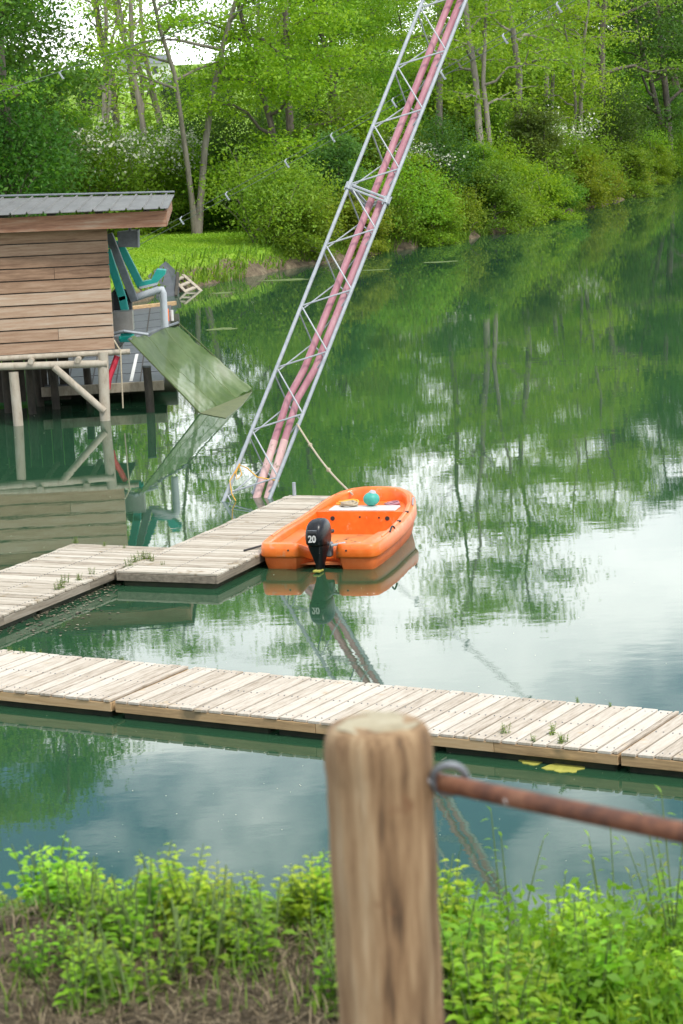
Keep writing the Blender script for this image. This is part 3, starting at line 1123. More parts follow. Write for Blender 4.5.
# yellow and pale ropes
q0, q1 = mast_pt(240, 463), mast_pt(279, 481)
pts = [q0 + Vector((0, -.06, 0)), mast_pt(236, 472) + Vector((0, -.06, 0)), mast_pt(237, 479) + Vector((0, -.06, 0)), mast_pt(242, 474) + Vector((0, -.06, 0)), mast_pt(239, 464) + Vector((0, -.07, 0)), mast_pt(247, 468), mast_pt(257, 477), q1]
wtube('yellow_rope', pts, .010, 'yellow_rope', 'yellow cord tied across the foot of the lattice mast', 'rope')
pts = [q0 + Vector((0, -.07, 0)), mast_pt(230, 480) + Vector((0, -.08, 0)), mast_pt(232, 493) + Vector((0, -.08, 0)), mast_pt(236, 500) + Vector((0, -.08, 0))]
wtube('yellow_rope', pts, .009, 'yellow_rope', 'loose yellow cord end hanging down the left rail of the mast', 'rope')
ra_, rb_ = mast_pt(297, 424), boat_pt(2.95, .30, .50)
pts = []
for k in range(13):
    a = k / 12
    q = ra_ * (1 - a) + rb_ * a
    q.z -= .10 * math.sin(math.pi * a)
    pts.append(q)
ml = thing('bow_line', rb_, 'pale mooring rope from the lattice mast down to the bow of the orange boat', 'rope')
MB().tube(pts, .016, 7).build('line', M['rope'], ml, smooth=True)
for a in (.30, .66):
    i = int(a * 12)
    MB().ball(pts[i], .035, 8, 6).build('knot', M['rope'], ml, smooth=True)

# ------------------------------------------------------------------ ski-tow cables
ca, cb = at_y(120, 255, 74), at_y(640, -38, 46)
cab = thing('tow_cable', ca, 'twin steel tow cable with white carriers crossing behind the lattice mast', 'cable')
for off in ((0, 0, 0), (0, .25, .14)):
    o_ = Vector(off)
    pts = [ca + (cb - ca) * (k / 16) + o_ - Vector((0, 0, .10 * math.sin(math.pi * k / 16))) for k in range(17)]
    MB().tube(pts, .008, 5).build('wire', M['galv_dark'], cab, smooth=True)


def cable_carrier(c, parent):
    mb = MB()
    mb.bar(c + Vector((-.06, 0, .08)), c + Vector((.02, 0, -.06)), .05, .045, bev=.01)
    mb.bar(c + Vector((.0, 0, -.065)), c + Vector((.05, 0, -.05)), .035, .035)
    mb.bar(c + Vector((-.07, 0, .08)), c + Vector((-.02, .25, .14)), .02, .02)
    return mb.build('cable_carrier', M['galv'], parent)


for px, py in ((182, 221), (228, 197), (287, 165), (333, 137), (395, 104), (444, 75), (506, 40), (560, 8)):
    # where the wire passes that column
    best = min((abs((lambda P: 341.5 + FPX * (P - EYE).dot(_Rt) / (P - EYE).dot(_F))(ca + (cb - ca) * (k / 400)) - px), k) for k in range(401))
    q = ca + (cb - ca) * (best[1] / 400) - Vector((0, 0, .10 * math.sin(math.pi * best[1] / 400)))
    cable_carrier(q, cab)
ca, cb = at_y(-60, 112, 60), at_y(330, -20, 60)
cab2 = thing('tow_cable', ca, 'thin tow cable with one white carrier before the dark trees at upper left', 'cable')
pts = [ca + (cb - ca) * (k / 12) for k in range(13)]
MB().tube(pts, .007, 5).build('wire', M['galv_dark'], cab2, smooth=True)
cable_carrier(at_y(62, 76, 60), cab2)

# ------------------------------------------------------------------ boathouse (open cabin on posts)
YW = 47.6
wb_r, wb_l = at_y(115, 349, YW), at_y(-70, 360, YW - .15)
wt_r, wt_l = at_y(107, 228, YW), at_y(-78, 236, YW - .15)
house = thing('boathouse', Vector((wb_r.x - 2, YW, 0)), 'brown plank boathouse with grey ribbed metal roof standing on posts over the water', 'boathouse')
wl = MB()
NBR = 10
for i in range(NBR):
    a, b = i / NBR, (i + 1) / NBR
    jog = rnd.uniform(-.015, .015)
    for (u0, u1) in (((0, .70), (.70, 1)) if i in (1, 6) else ((0, .16), (.16, 1)) if i in (3, 8) else ((0, 1),)):
        pl0 = wb_l + (wb_r - wb_l) * u0
        pl1 = wb_l + (wb_r - wb_l) * u1
        tl0 = wt_l + (wt_r - wt_l) * u0
        tl1 = wt_l + (wt_r - wt_l) * u1
        g_ = .012 / 2.3
        q00, q10 = pl0 + (tl0 - pl0) * (a + g_), pl1 + (tl1 - pl1) * (a + g_)
        q01, q11 = pl0 + (tl0 - pl0) * (b - g_), pl1 + (tl1 - pl1) * (b - g_)
        dy0 = Vector((0, -.030 + rnd.uniform(-.004, .004), 0))
        dy1 = Vector((0, -.012, 0))
        vs = [q00 + dy0, q10 + dy0, q11 + dy1, q01 + dy1, q00 + Vector((0, .02, 0)), q10 + Vector((0, .02, 0)), q11 + Vector((0, .02, 0)), q01 + Vector((0, .02, 0))]
        vs = [v + Vector((.004 if k in (0, 3, 4, 7) else -.004, 0, 0)) for k, v in enumerate(vs)]
        wl.add(vs, [(0, 1, 2, 3), (7, 6, 5, 4), (0, 4, 5, 1), (1, 5, 6, 2), (2, 6, 7, 3), (3, 7, 4, 0)])
wl.build('wall', M['wall'], house)
bk = MB()
bk.prism([wb_l + Vector((0, .03, .02)), wb_r + Vector((-.03, .03, .02)), wt_r + Vector((-.03, .03, 0)), wt_l + Vector((0, .03, 0))], (0, .05, 0))
bk.build('wall_backing', M['dark_wood'], house)
# rear wall, well inside the roof's shade
rw = MB()
ry = 50.3
rw.box((wb_l.x - .2, ry, 2.5), (2.6, .06, 2.2))
rw.build('rear_wall', M['wall'], house)
# fascia and roof
f0, f1 = at_y(-80, 236, 47.2), at_y(166, 226.5, 47.05)
g0, g1 = at_y(-80, 222, 47.2), at_y(167, 210.5, 47.05)
mb = MB()
mb.prism([f0, f1, g1, g0], (0, .045, 0))
mb.build('fascia', M['fascia'], house)
e0, e1 = at_y(-80, 218, 47.0), at_y(168, 208, 46.85)
r0, r1 = at_y(-48, 199.5, 51.2), at_y(174.5, 194.3, 51.0)
rf = MB()
NR = 15
vs, fs = [], []
th_ = .02
prof = []
for i in range(NR):
    u = i / NR
    prof += [(u, 0), (u + .40 / NR, 0), (u + .43 / NR, .035), (u + .50 / NR, .035), (u + .53 / NR, 0)]
prof.append((1, 0))
for u, h in prof:
    a = e0 + (e1 - e0) * u + Vector((0, 0, h))
    b = r0 + (r1 - r0) * u + Vector((0, 0, h))
    vs += [a, b, a - Vector((0, 0, .012)), b - Vector((0, 0, .012))]
for i in range(len(prof) - 1):
    k = 4 * i
    fs += [(k, k + 4, k + 5, k + 1), (k + 2, k + 3, k + 7, k + 6), (k, k + 2, k + 6, k + 4), (k + 1, k + 5, k + 7, k + 3)]
rf.add(vs, fs)
roof = rf.build('roof', M['roof'], house)
mb = MB()
mb.prism([r0 + Vector((0, -.05, .04)), r1 + Vector((0, -.05, .04)), r1 + Vector((0, .10, .05)), r0 + Vector((0, .10, .05))], (0, 0, .02))
mb.build('ridge_cap', M['galv_dark'], roof)
# side fascia under the right edge of the roof and the rafters
mb = MB()
sa, sb = g1 + Vector((-.02, .05, 0)), r1 + Vector((-.06, -.05, -.05))
mb.prism([sa, sb, sb - Vector((0, 0, .26)), sa - Vector((0, 0, .30))], (-.04, 0, 0))
mb.build('barge_board', M['fascia'], house)
for k in range(5):
    u = .12 + .86 * k / 4.4
    a = e0 + (e1 - e0) * u
    b = r0 + (r1 - r0) * u
    MB().bar(a - Vector((0, -.25, .09)), b - Vector((0, .05, .09)), .06, .12).build('rafter', M['dark_wood'], house)
# floor platform of round timber and posts
zf = wb_r.z
fe0, fe1 = at_y(-80, 363, 47.45), at_y(130, 351.5, 47.5)
MB().tube([fe0, fe1], .055, 10).build('floor_beam', M['log'], house, smooth=True, angle=50)
be0, be1 = at_y(-80, 369, 47.3), at_y(107, 363.5, 47.4)
for k in range(7):
    x = be0.x + .35 + k * .92
    if x < be1.x:
        zz = be0.z + (be1.z - be0.z) * (x - be0.x) / (be1.x - be0.x)
        MB().tube([(x, 47.2, zz + .10), (x, 50.4, zz + .10)], .058, 10).build('floor_joist', M['log'], house, smooth=True, angle=50)
MB().tube([be0, be1], .075, 12).build('bearer', M['log'], house, smooth=True, angle=50)
pf = MB()
y = 47.5
while y < 50.4:
    pf.box(((fe0.x + wb_r.x + .0) / 2 - .02, y + .07, zf - .055), (wb_r.x - fe0.x + .1, .13, .035))
    y += .14
pf.build('floor', M['dark_wood'], house)
sk = MB()  # dark boards added to stand in for the shade under the floor
for i in range(11):
    sk.box((fe0.x + .12 + i * .235, 50.55, .72), (.215, .03, 1.3))
sk.build('shade_boards', M['dark_wood'], house)


def post(px0, py0, px1, py1, y, r, mat='log', below=1.0):
    a, b = at_y(px0, py0, y), at_y(px1, py1, y)
    d = (b - a).normalized()
    return MB().tube([a, b, b + d * below], [r, r * 1.04, r * 1.06], 12).build('post', M[mat], house, smooth=True, angle=50)


post(13.5, 372, 18, 420, 47.35, .095)
post(103, 366, 105, 414, 47.45, .10)
post(103, 352, 103.5, 368, 47.45, .10)
for px, yy in ((30, 49.0), (38, 50.2), (88, 50.2), (54, 49.6), (6, 49.4)):
    post(px - 1.5, 368, px + 1.5, 409 - (yy - 47.5) * 5, yy, .08, 'dark_wood')
for px, yy in ((-30, 49.2),):
    post(px, 372, px + 3, 415, yy, .1, 'dark_wood')
a, b = at_y(54, 367, 47.22), at_y(104, 411, 47.32)
MB().tube([a, b], .07, 10).build('diagonal_brace', M['log'], house, smooth=True, angle=50)
# things at the boathouse
pts = [at_y(117, 356, 47.6), at_y(113, 368, 47.55), at_y(109, 378, 47.5), at_y(107.5, 389, 47.5)]
wtube('red_hose', pts, .06, 'red', 'red hose hanging beside the right post of the boathouse', 'hose')
pts = [at_y(114, 340, 47.4), at_y(120.5, 351, 47.3), at_y(121.5, 375, 47.3), at_y(123, 408, 47.3)]
wtube('hanging_rope', pts, .015, 'rope', 'thin yellowish rope hanging from the boathouse floor to the water', 'rope')
lbx = thing('speaker_box', at_y(128, 248, 49), 'dark grey box hanging under the right end of the boathouse roof', 'box')
mb = MB()
mb.prism([at_y(117, 232, 48.9), at_y(138.5, 230, 48.9), at_y(139, 247.5, 48.9), at_y(118.5, 247, 48.9)], (0, .28, 0))
mb.build('case', M['galv_dark'], lbx)
mb = MB()
mb.tube([at_y(130, 231, 49.0), at_y(129.5, 222, 49.0)], .03, 8)
mb.build('hanger', M['galv_dark'], lbx)
mb = MB()
mb.prism([at_y(137.3, 230.2, 48.88), at_y(138.6, 230, 48.88), at_y(139.2, 247.5, 48.88), at_y(137.8, 247.5, 48.88)], (0, .012, 0))
mb.build('trim', M['light_grey'], lbx)

# start platform: floating raft with black mats behind and beside the boathouse
ZP = .40
q = [on_z(43, 389, ZP), on_z(164, 382, ZP), on_z(172, 304.5, ZP), on_z(60, 318, ZP)]
raft = thing('start_raft', (q[0] + q[2]) / 2, 'floating start raft covered with black mats behind the boathouse posts', 'raft')
mb = MB()
mb.prism([v - Vector((0, 0, .02)) for v in q], (0, 0, -.05))
mb.build('frame_deck', M['dark_wood'], raft)


def lerp2(a, b):
    return (q[0] * (1 - a) + q[1] * a) * (1 - b) + (q[3] * (1 - a) + q[2] * a) * b


mt = MB()
for i in range(5):
    for j in range(9):
        a0, a1, b0_, b1_ = i / 5 + .006, (i + 1) / 5 - .006, j / 9 + .003, (j + 1) / 9 - .003
        mt.prism([lerp2(a0, b0_), lerp2(a1, b0_), lerp2(a1, b1_), lerp2(a0, b1_)], (0, 0, -.018))
mt.build('rubber_mat', M['mat'], raft)
mb = MB()
mb.bar(q[0] + Vector((-.03, -.05, -.06)), q[1] + Vector((.0, -.05, -.06)), .07, .20, bev=.01)
mb.build('edge_beam', M['log'], raft)
mb = MB()
mb.bar(q[3] + Vector((0, .05, .03)), q[2] + Vector((.1, .05, .03)), .12, .12, bev=.01)
mb.build('edge_beam', M['beam_tan'], raft)
mb = MB()
mb.bar(q[0] * .72 + q[1] * .28 + Vector((0, 0, .006)), (q[0] * .66 + q[1] * .34) * .9 + q[3] * .1, .05, .008)
a_, b_ = on_z(131, 381, ZP + .006), on_z(137, 354, ZP + .006)
mb = MB().bar(a_, b_, .07, .006)
mb.build('white_line', M['white'], raft)
for u in (.1, .5, .9):
    for v in (.1, .37, .63, .9):
        p_ = lerp2(u, v)
        MB().tube([Vector((p_.x - .5, p_.y, .06)), Vector((p_.x + .5, p_.y, .06))], .26, 12).build('float', M['float'], raft, smooth=True, angle=50)
pr = thing('raft_post', at_y(149, 396, 48.4), 'dark wooden pile beneath the left edge of the green slide net', 'post')
MB().tube([at_y(146.5, 366, 48.4), at_y(149.5, 397, 48.4), at_y(150.2, 404, 48.4) - Vector((0, 0, .6))], .085, 10).build('pile', M['dark_wood'], pr, smooth=True, angle=50)
MB().tube([at_y(146.5, 365.5, 48.4), at_y(146.5, 367, 48.4)], .092, 10).build('pile_cap', M['galv_dark'], pr, smooth=True, angle=50)
mk_ = thing('marker_peg', on_z(168, 322, .4), 'short orange and white peg standing at the right edge of the start raft', 'peg')
c_ = on_z(167.5, 321, .4)
MB().tube([c_, c_ + Vector((0, 0, .32))], .05, 10).build('orange_sleeve', M['orange'], mk_, smooth=True, angle=50)
MB().tube([c_ + Vector((.13, 0, 0)), c_ + Vector((.13, 0, .28))], .04, 10).build('white_sleeve', M['white'], mk_, smooth=True, angle=50)

# green slide net from the platform into the water
BLn, BRn = on_z(200, 413.5), on_z(252, 392)
TLn = at_y(129, 341.5, 47.75)
TRn = at_y(178, 324.5, 51.0)
net = thing('slide_net', BLn, 'green mesh slide sheet sloping from the boathouse platform into the water', 'net')
NX, NY = 26, 30
vs, fs = [], []
for j in range(NY + 1):
    v = j / NY
    for i in range(NX + 1):
        u = i / NX
        p_ = (TLn * (1 - u) + TRn * u) * (1 - v) + (BLn * (1 - u) + BRn * u) * v
        p_ = p_ + Vector((0, 0, -.16 * math.sin(math.pi * u) * (1 - .55 * v) * math.sin(math.pi * (v * .8 + .12)) + .05 * math.sin(u * 11 + v * 4.0) * (1 - v) + .035 * math.sin(u * 5 - v * 3) + .015 * math.sin(u * 27 - v * 7) + .02 * math.sin(v * 11 + u * 2) + .012 * math.sin((u - v) * 31)))
        p_.z += .03
        vs.append(p_)
for j in range(NY):
    for i in range(NX):
        k = j * (NX + 1) + i
        fs.append((k, k + 1, k + NX + 2, k + NX + 1))
mb = MB()
mb.add(vs, fs)
st1 = [rnd.uniform(-1, 1) for _ in range(NX + 1)]
for j in range(NY + 1):
    v = j / NY
    for i in range(NX + 1):
        u = i / NX
        mb.t[j * (NX + 1) + i] = .34 + .26 * math.exp(-((v - .72) / .22) ** 2) * (.6 + .4 * math.sin(u * 7 + 1)) + .10 * st1[i] * (.4 + .6 * v) + .05 * math.sin(v * 15 + 5 * u)
mb.build('mesh_sheet', M['net'], net, smooth=True)
for A_, B_ in ((TLn, BLn), (TRn, BRn)):
    MB().tube([A_ + Vector((0, 0, .04)), (A_ + B_) / 2 + Vector((0, 0, .03)), B_ + Vector((0, 0, .01))], .016, 6).build('side_rope', M['net_edge'], net, smooth=True)
for u in (.36, .70):
    MB().tube([vs[j * (NX + 1) + int(u * NX)] + Vector((0, -.004, .004)) for j in range(NY + 1)], .008, 5).build('seam', M['net'], net, smooth=True)
MB().tube([TLn + Vector((0, 0, .04)), TRn + Vector((0, 0, .04))], .028, 6).build('head_pole', M['galv_dark'], net, smooth=True)
mb = MB()
tip = on_z(226, 418.5, 0)
pv = [BLn, tip, BRn]
vs = [Vector((p_.x, p_.y, .012)) for p_ in (BLn, BLn * .5 + tip * .5 + Vector((.05, -.1, 0)), tip, tip * .5 + BRn * .5 + Vector((.06, -.1, 0)), BRn)]
mb.prism(vs, (0, 0, -.02))
mb.build('floating_hem', M['net_wet'], net)

# launching chair lift: teal and grey frames on the platform
lf = thing('launch_frame', at_y(125, 345, 49.6), 'teal and grey steel launch frame with bent arms at the open end of the boathouse', 'launch frame')


def beam(name, pix, y, w_, h_, mat, parent=lf, dy=0.0):
    mb = MB()
    pts = [at_y(a[0], a[1], y + dy * i) for i, a in enumerate(pix)]
    for a, b in zip(pts, pts[1:]):
        d = (b - a).normalized()
        mb.bar(a - d * w_ * .3, b + d * w_ * .3, w_, h_, up=(0, 1, 0), bev=.012)
    return mb.build(name, M[mat], parent)


beam('upright_arm', [(107.5, 252), (122.5, 298), (125.5, 313)], 49.0, .16, .13, 'teal')
beam('main_beam', [(109.5, 236), (134, 299)], 49.4, .16, .14, 'galv_dark')
beam('bent_arm', [(107, 244.5), (120, 244.5), (140.5, 285)], 50.0, .155, .13, 'teal')
fo_ = at_y(141, 286, 50.0)
mb = MB()
mb.prism([at_y(138.5, 287.5, 49.9), at_y(139.5, 282.5, 49.9), at_y(151, 280, 49.9), at_y(156.5, 269.5, 49.9), at_y(165.5, 270.5, 49.9), at_y(165, 274.5, 49.9), at_y(157, 282.5, 49.9)], (0, .35, 0))
mb.build('foot_rest', M['teal'], lf)
mb = MB()
mb.prism([at_y(140, 289, 49.85), at_y(139, 287, 49.85), at_y(157, 282.8, 49.85), at_y(157, 285, 49.85)], (0, .45, 0))
mb.build('plate', M['light_grey'], lf)
mb = MB()
pts = [at_y(135, 298, 49.7), at_y(158, 290, 49.7), at_y(162, 289.5, 49.7), at_y(163, 293, 49.7), at_y(165, 327, 49.7)]
mb.tube(pts, .075, 10)
mb.build('support_leg', M['light_grey'], lf, smooth=True, angle=60)
mb = MB()
mb.box(at_y(122, 303, 49.6), (.40, .35, .55), bev=.05)
mb.tube([at_y(114, 290, 49.5), at_y(121, 294, 49.5), at_y(128, 303, 49.4)], .06, 8)
mb.build('winch', M['matt_black'], lf)
mb = MB()
mb.box(at_y(123.5, 320.5, 48.6), (.40, .30, .40), bev=.01)
mb.build('control_box', M['steel_box'], lf)
mb = MB()
mb.tube([at_y(121, 337, 48.6), at_y(134, 336, 48.6)], .075, 12)
mb.tube([at_y(119, 338.5, 48.5), at_y(121, 338.5, 48.5)], .05, 12)
mb.box(at_y(126, 340.5, 48.55), (.24, .2, .05), bev=.01)
mb.build('gear_motor', M['teal'], lf)
mb = MB().tube([at_y(113, 334, 48.5), at_y(124, 331, 48.3), at_y(148, 334.5, 48.5)], .03, 8)
mb.build('cross_bar', M['galv'], lf, smooth=True)

# wooden ladder and dark ramp panel on the far bank
lad = thing('wooden_ladder', at_y(190, 296, 77), 'short pale wooden ladder leaning on the grassy bank', 'ladder')
s0, s1 = at_y(173, 280, 77.6), at_y(191, 298, 76.6)
t0_, t1_ = at_y(183, 275.5, 78.2), at_y(203, 293.5, 77.2)
for a, b in ((s0, s1), (t0_, t1_)):
    MB().bar(a, b, .10, .12, up=(0, -.5, 1), bev=.01).build('rail', M['log'], lad)
for k in range(4):
    u = .06 + .88 * k / 3
    MB().bar(s0 + (s1 - s0) * u, t0_ + (t1_ - t0_) * u, .14, .04, up=(0, -.5, 1)).build('rung', M['log'], lad)
rp = thing('kicker_ramp', at_y(165, 297, 76), 'dark grey panel ramp lying tilted on the bank beside the ladder', 'ramp')
mb = MB()
mb.prism([at_y(141, 281, 76.5), at_y(166, 261, 78), at_y(178, 273, 78), at_y(176, 297, 75.6), at_y(150, 300, 75.4)], (.05, .25, -.16))
mb.build('panel', M['mat'], rp)
mb = MB()
for pa_, pb_ in (((150, 299, 75.3), (141, 281, 76.4)), ((176, 297, 75.5), (178, 274, 77.9))):
    mb.bar(at_y(*pa_), at_y(*pb_), .08, .14)
mb.build('batten', M['dark_wood'], rp)

# ------------------------------------------------------------------ foreground fence post with rod
fp = thing('fence_post', Vector((.04, 2.5, 4.7)), 'weathered round wooden fence post close to the camera', 'fence post')
ptop, pbot = at_y(376.5, 722, 2.5), at_y(391, 1024, 2.5)
dn = (pbot - ptop).normalized()
mb = MB()
pts, rs = [], []
prf = [(0.0, .030), (0.002, .0475), (.006, .0525), (.014, .0555)]
prf += [(.02 + .012 * k, .0570 + .0006 * math.sin(k * .7) - .0012 * (1 if 2 < k < 5 else 0)) for k in range(94)]
for s_, r_ in prf:
    pts.append(ptop + dn * s_)
    rs.append(r_)


def rf_(i, t):
    c1, c2, c3 = 4.35 + .05 * math.sin(i * .11), 5.05 + .06 * math.sin(i * .07 + 1), 3.75 + .04 * math.sin(i * .16)
    q = 1 + .016 * math.sin(2 * t + .5) + .010 * math.sin(5 * t + i * .05) + .006 * math.sin(11 * t + i * .09) + .004 * math.sin(23 * t + i * .21)
    for c_, w_, d_, i0, i1 in ((c1, .05, .13, 0, 30), (c2, .04, .10, 22, 90), (c3, .045, .11, 8, 60), (4.75, .10, .05, 0, 14)):
        k_ = max(0.0, min(1.0, (i - i0) / 6, (i1 - i) / 8))
        q -= d_ * k_ * math.exp(-((t - c_) / w_) ** 2)
    q += .035 * math.exp(-((t - 4.6) / .18) ** 2 - ((i - 52) / 5) ** 2)
    return q


mb.tube(pts, rs, 120, rfun=rf_)
po = mb.build('shaft', M['post'], fp, smooth=True, angle=40)
mb = MB()
vs = [ptop - dn * .0015]
for ring in (.33, .66, .95):
    for k in range(40):
        t = 2 * math.pi * k / 40
        e1_ = Vector((1, 0, 0)) - dn * dn.x
        e1_.normalize()
        e2_ = dn.cross(e1_)
        vs.append(ptop - dn * (.003 + .0035 * math.sin(3 * t + ring * 7) * ring - (.007 * ring ** 3)) + (e1_ * math.cos(t) + e2_ * math.sin(t)) * (.0485 + .0012 * math.sin(5 * t) + .0008 * math.sin(13 * t)) * ring)
fs = [(0, 1 + k, 1 + (k + 1) % 40) for k in range(40)]
for j in range(2):
    fs += [(1 + j * 40 + k, 1 + (j + 1) * 40 + k, 1 + (j + 1) * 40 + (k + 1) % 40, 1 + j * 40 + (k + 1) % 40) for k in range(40)]
mb.add(vs, fs)
mb.build('end_grain', M['post_top'], fp, smooth=True)
eb = thing('eye_bolt', at_y(448, 776, 2.5), 'galvanised eye bolt fixed in the side of the round fence post', 'eye bolt')
ec = at_y(449, 779, 2.48)
pts = [ec + Vector((math.cos(t) * .018, -math.sin(t) * .008, math.sin(t) * .018)) for t in np.linspace(0, 2 * math.pi, 25)]
MB().tube(pts, .0042, 8, caps=False).build('eye', M['galv_dark'], eb, smooth=True)
MB().tube([ec + Vector((-.018, 0, 0)), ec + Vector((-.06, .01, 0))], .005, 8).build('shank', M['galv'], eb, smooth=True)
rd = thing('rusty_rod', at_y(437, 781, 2.5), 'rusty round iron rod running from the eye bolt on the post to the right', 'rod')
rp0, rp1 = at_y(436, 781.5, 2.5), at_y(700, 836, 2.08)
dr = rp1 - rp0
MB().tube([rp0, rp0 + dr * .33 + Vector((0, 0, -.0007)), rp0 + dr * .66 + Vector((0, 0, -.0005)), rp1, rp0 + dr * 2.2], .0100, 14).build('bar', M['rust'], rd, smooth=True)
MB().ball(rp0 + dr * .315 + Vector((-.002, -.0095, -.001)), .0045, 10, 8).build('droplet', M['white'], rd, smooth=True)

# ------------------------------------------------------------------ vegetation: trees


def tubes_np(segs, n=6):
    V, Fc = [], []
    k = 0
    for pts, rs in segs:
        pts = np.asarray(pts, float)
        m = len(pts)
        d = np.gradient(pts, axis=0)
        d /= np.linalg.norm(d, axis=1)[:, None] + 1e-9
        ref = np.array([1.0, 0.3, 0.0])
        for i in range(m):
            a = ref - d[i] * ref.dot(d[i])
            a /= np.linalg.norm(a) + 1e-9
            b = np.cross(d[i], a)
            t = np.arange(n) * 2 * np.pi / n
            V.append(pts[i] + (np.cos(t)[:, None] * a + np.sin(t)[:, None] * b) * rs[i])
        for i in range(m - 1):
            a = k + i * n + np.arange(n)
            b = k + i * n + (np.arange(n) + 1) % n
            Fc.append(np.stack([a, b, b + n, a + n], -1))
        k += m * n
    return np.concatenate(V), np.concatenate(Fc)


def grow(seed, H, base=.25, spread=4.0, r0=.16, stems=1, nl=11, leaf=.19, clump=.55, per=26, flat=.45, lean=(0, 0), droop=.25, sec=5, up0=.35, sparse=1.0, top=1.0):
    rng = np.random.default_rng(seed)
    segs, cl = [], []
    for st in range(stems):
        az0 = rng.uniform(0, 6.28)
        hh = H * (1 if st == 0 else rng.uniform(.72, .95))
        tt = np.linspace(0, 1, 10)
        off = (np.array([math.cos(az0), math.sin(az0)]) * (.16 * H if stems > 1 else .03 * H) * rng.uniform(.6, 1.2))
        wx = np.cumsum(rng.normal(size=10)) * .018 * H
        wy = np.cumsum(rng.normal(size=10)) * .018 * H
        P_ = np.stack([off[0] * tt ** 1.2 + lean[0] * tt * H + wx * tt, off[1] * tt ** 1.2 + lean[1] * tt * H + wy * tt, -.3 + tt * (hh + .3)], -1)
        rr_ = r0 * (1 - .88 * tt) * (1 if st == 0 else .8) + .012
        rr_[0] *= 1.3
        segs.append((P_, rr_))
        for i in range(nl):
            t = base + (1 - base) * (i + rng.uniform(.1, .9)) / nl
            p0 = np.array([np.interp(t, tt, P_[:, c]) for c in range(3)])
            az = i * 2.4 + rng.uniform(-.5, .5) + az0
            u = (t - base) / (1 - base)
            L = spread * (0.45 + .55 * rng.random()) * (1.05 - .72 * u * top) * (.65 + .35 * min(1, u * 4 + .2))
            el = up0 + .55 * u + rng.uniform(-.15, .2)
            q = np.linspace(0, 1, 6)
            dirh = np.array([math.cos(az), math.sin(az)])
            pts = np.stack([p0[0] + dirh[0] * L * q * math.cos(el), p0[1] + dirh[1] * L * q * math.cos(el), p0[2] + L * (q * math.sin(el) - droop * q ** 2.2)], -1)
            pts[1:] += rng.normal(size=(5, 3)) * L * .035
            rl = np.interp(t, tt, rr_) * .55 * (1 - .85 * q) + .008
            segs.append((pts, rl))
            for j in range(sec):
                u2 = .28 + .72 * (j + rng.random()) / sec
                b0 = np.array([np.interp(u2, q, pts[:, c]) for c in range(3)])
                a2 = az + rng.choice([-1, 1]) * rng.uniform(.35, 1.15)
                L2 = L * .42 * (1.15 - .6 * u2) * rng.uniform(.6, 1.2) + .3
                e2 = rng.uniform(-.1, .55)
                q2 = np.linspace(0, 1, 4)
                s2 = np.stack([b0[0] + math.cos(a2) * L2 * q2 * math.cos(e2), b0[1] + math.sin(a2) * L2 * q2 * math.cos(e2), b0[2] + L2 * (q2 * math.sin(e2) - .2 * q2 ** 2)], -1)
                segs.append((s2, np.linspace(.018, .005, 4) * (H / 14)))
                for kk in (.45, .75, 1.0):
                    if rng.random() < sparse:
                        cl.append(np.array([np.interp(kk, q2, s2[:, c]) for c in range(3)]))
            if rng.random() < sparse:
                cl.append(pts[-1])
        if sparse > .4:
            cl.append(P_[-1])
    cl = np.array(cl)
    ct = rng.random(len(cl))
    cnt = np.maximum(4, (per * rng.uniform(.5, 1.5, len(cl)))).astype(int)
    idx = np.repeat(np.arange(len(cl)), cnt)
    cs = clump * rng.uniform(.65, 1.3, len(cl))
    off = rng.normal(size=(len(idx), 3)) * cs[idx][:, None] * np.array([1, 1, flat])
    off[:, 2] -= .10 * (off[:, 0] ** 2 + off[:, 1] ** 2)
    c = cl[idx] + off
    tint = np.clip(ct[idx] * .75 + rng.random(len(idx)) * .25, 0, 1)
    size = leaf * rng.uniform(.65, 1.35, len(idx))
    v, f, tn = leaf_quads(rng, c, size, tint, up=.62, ratio=.55)
    tv, tf = tubes_np(segs)
    return (tv, tf), (v, f, tn), cl


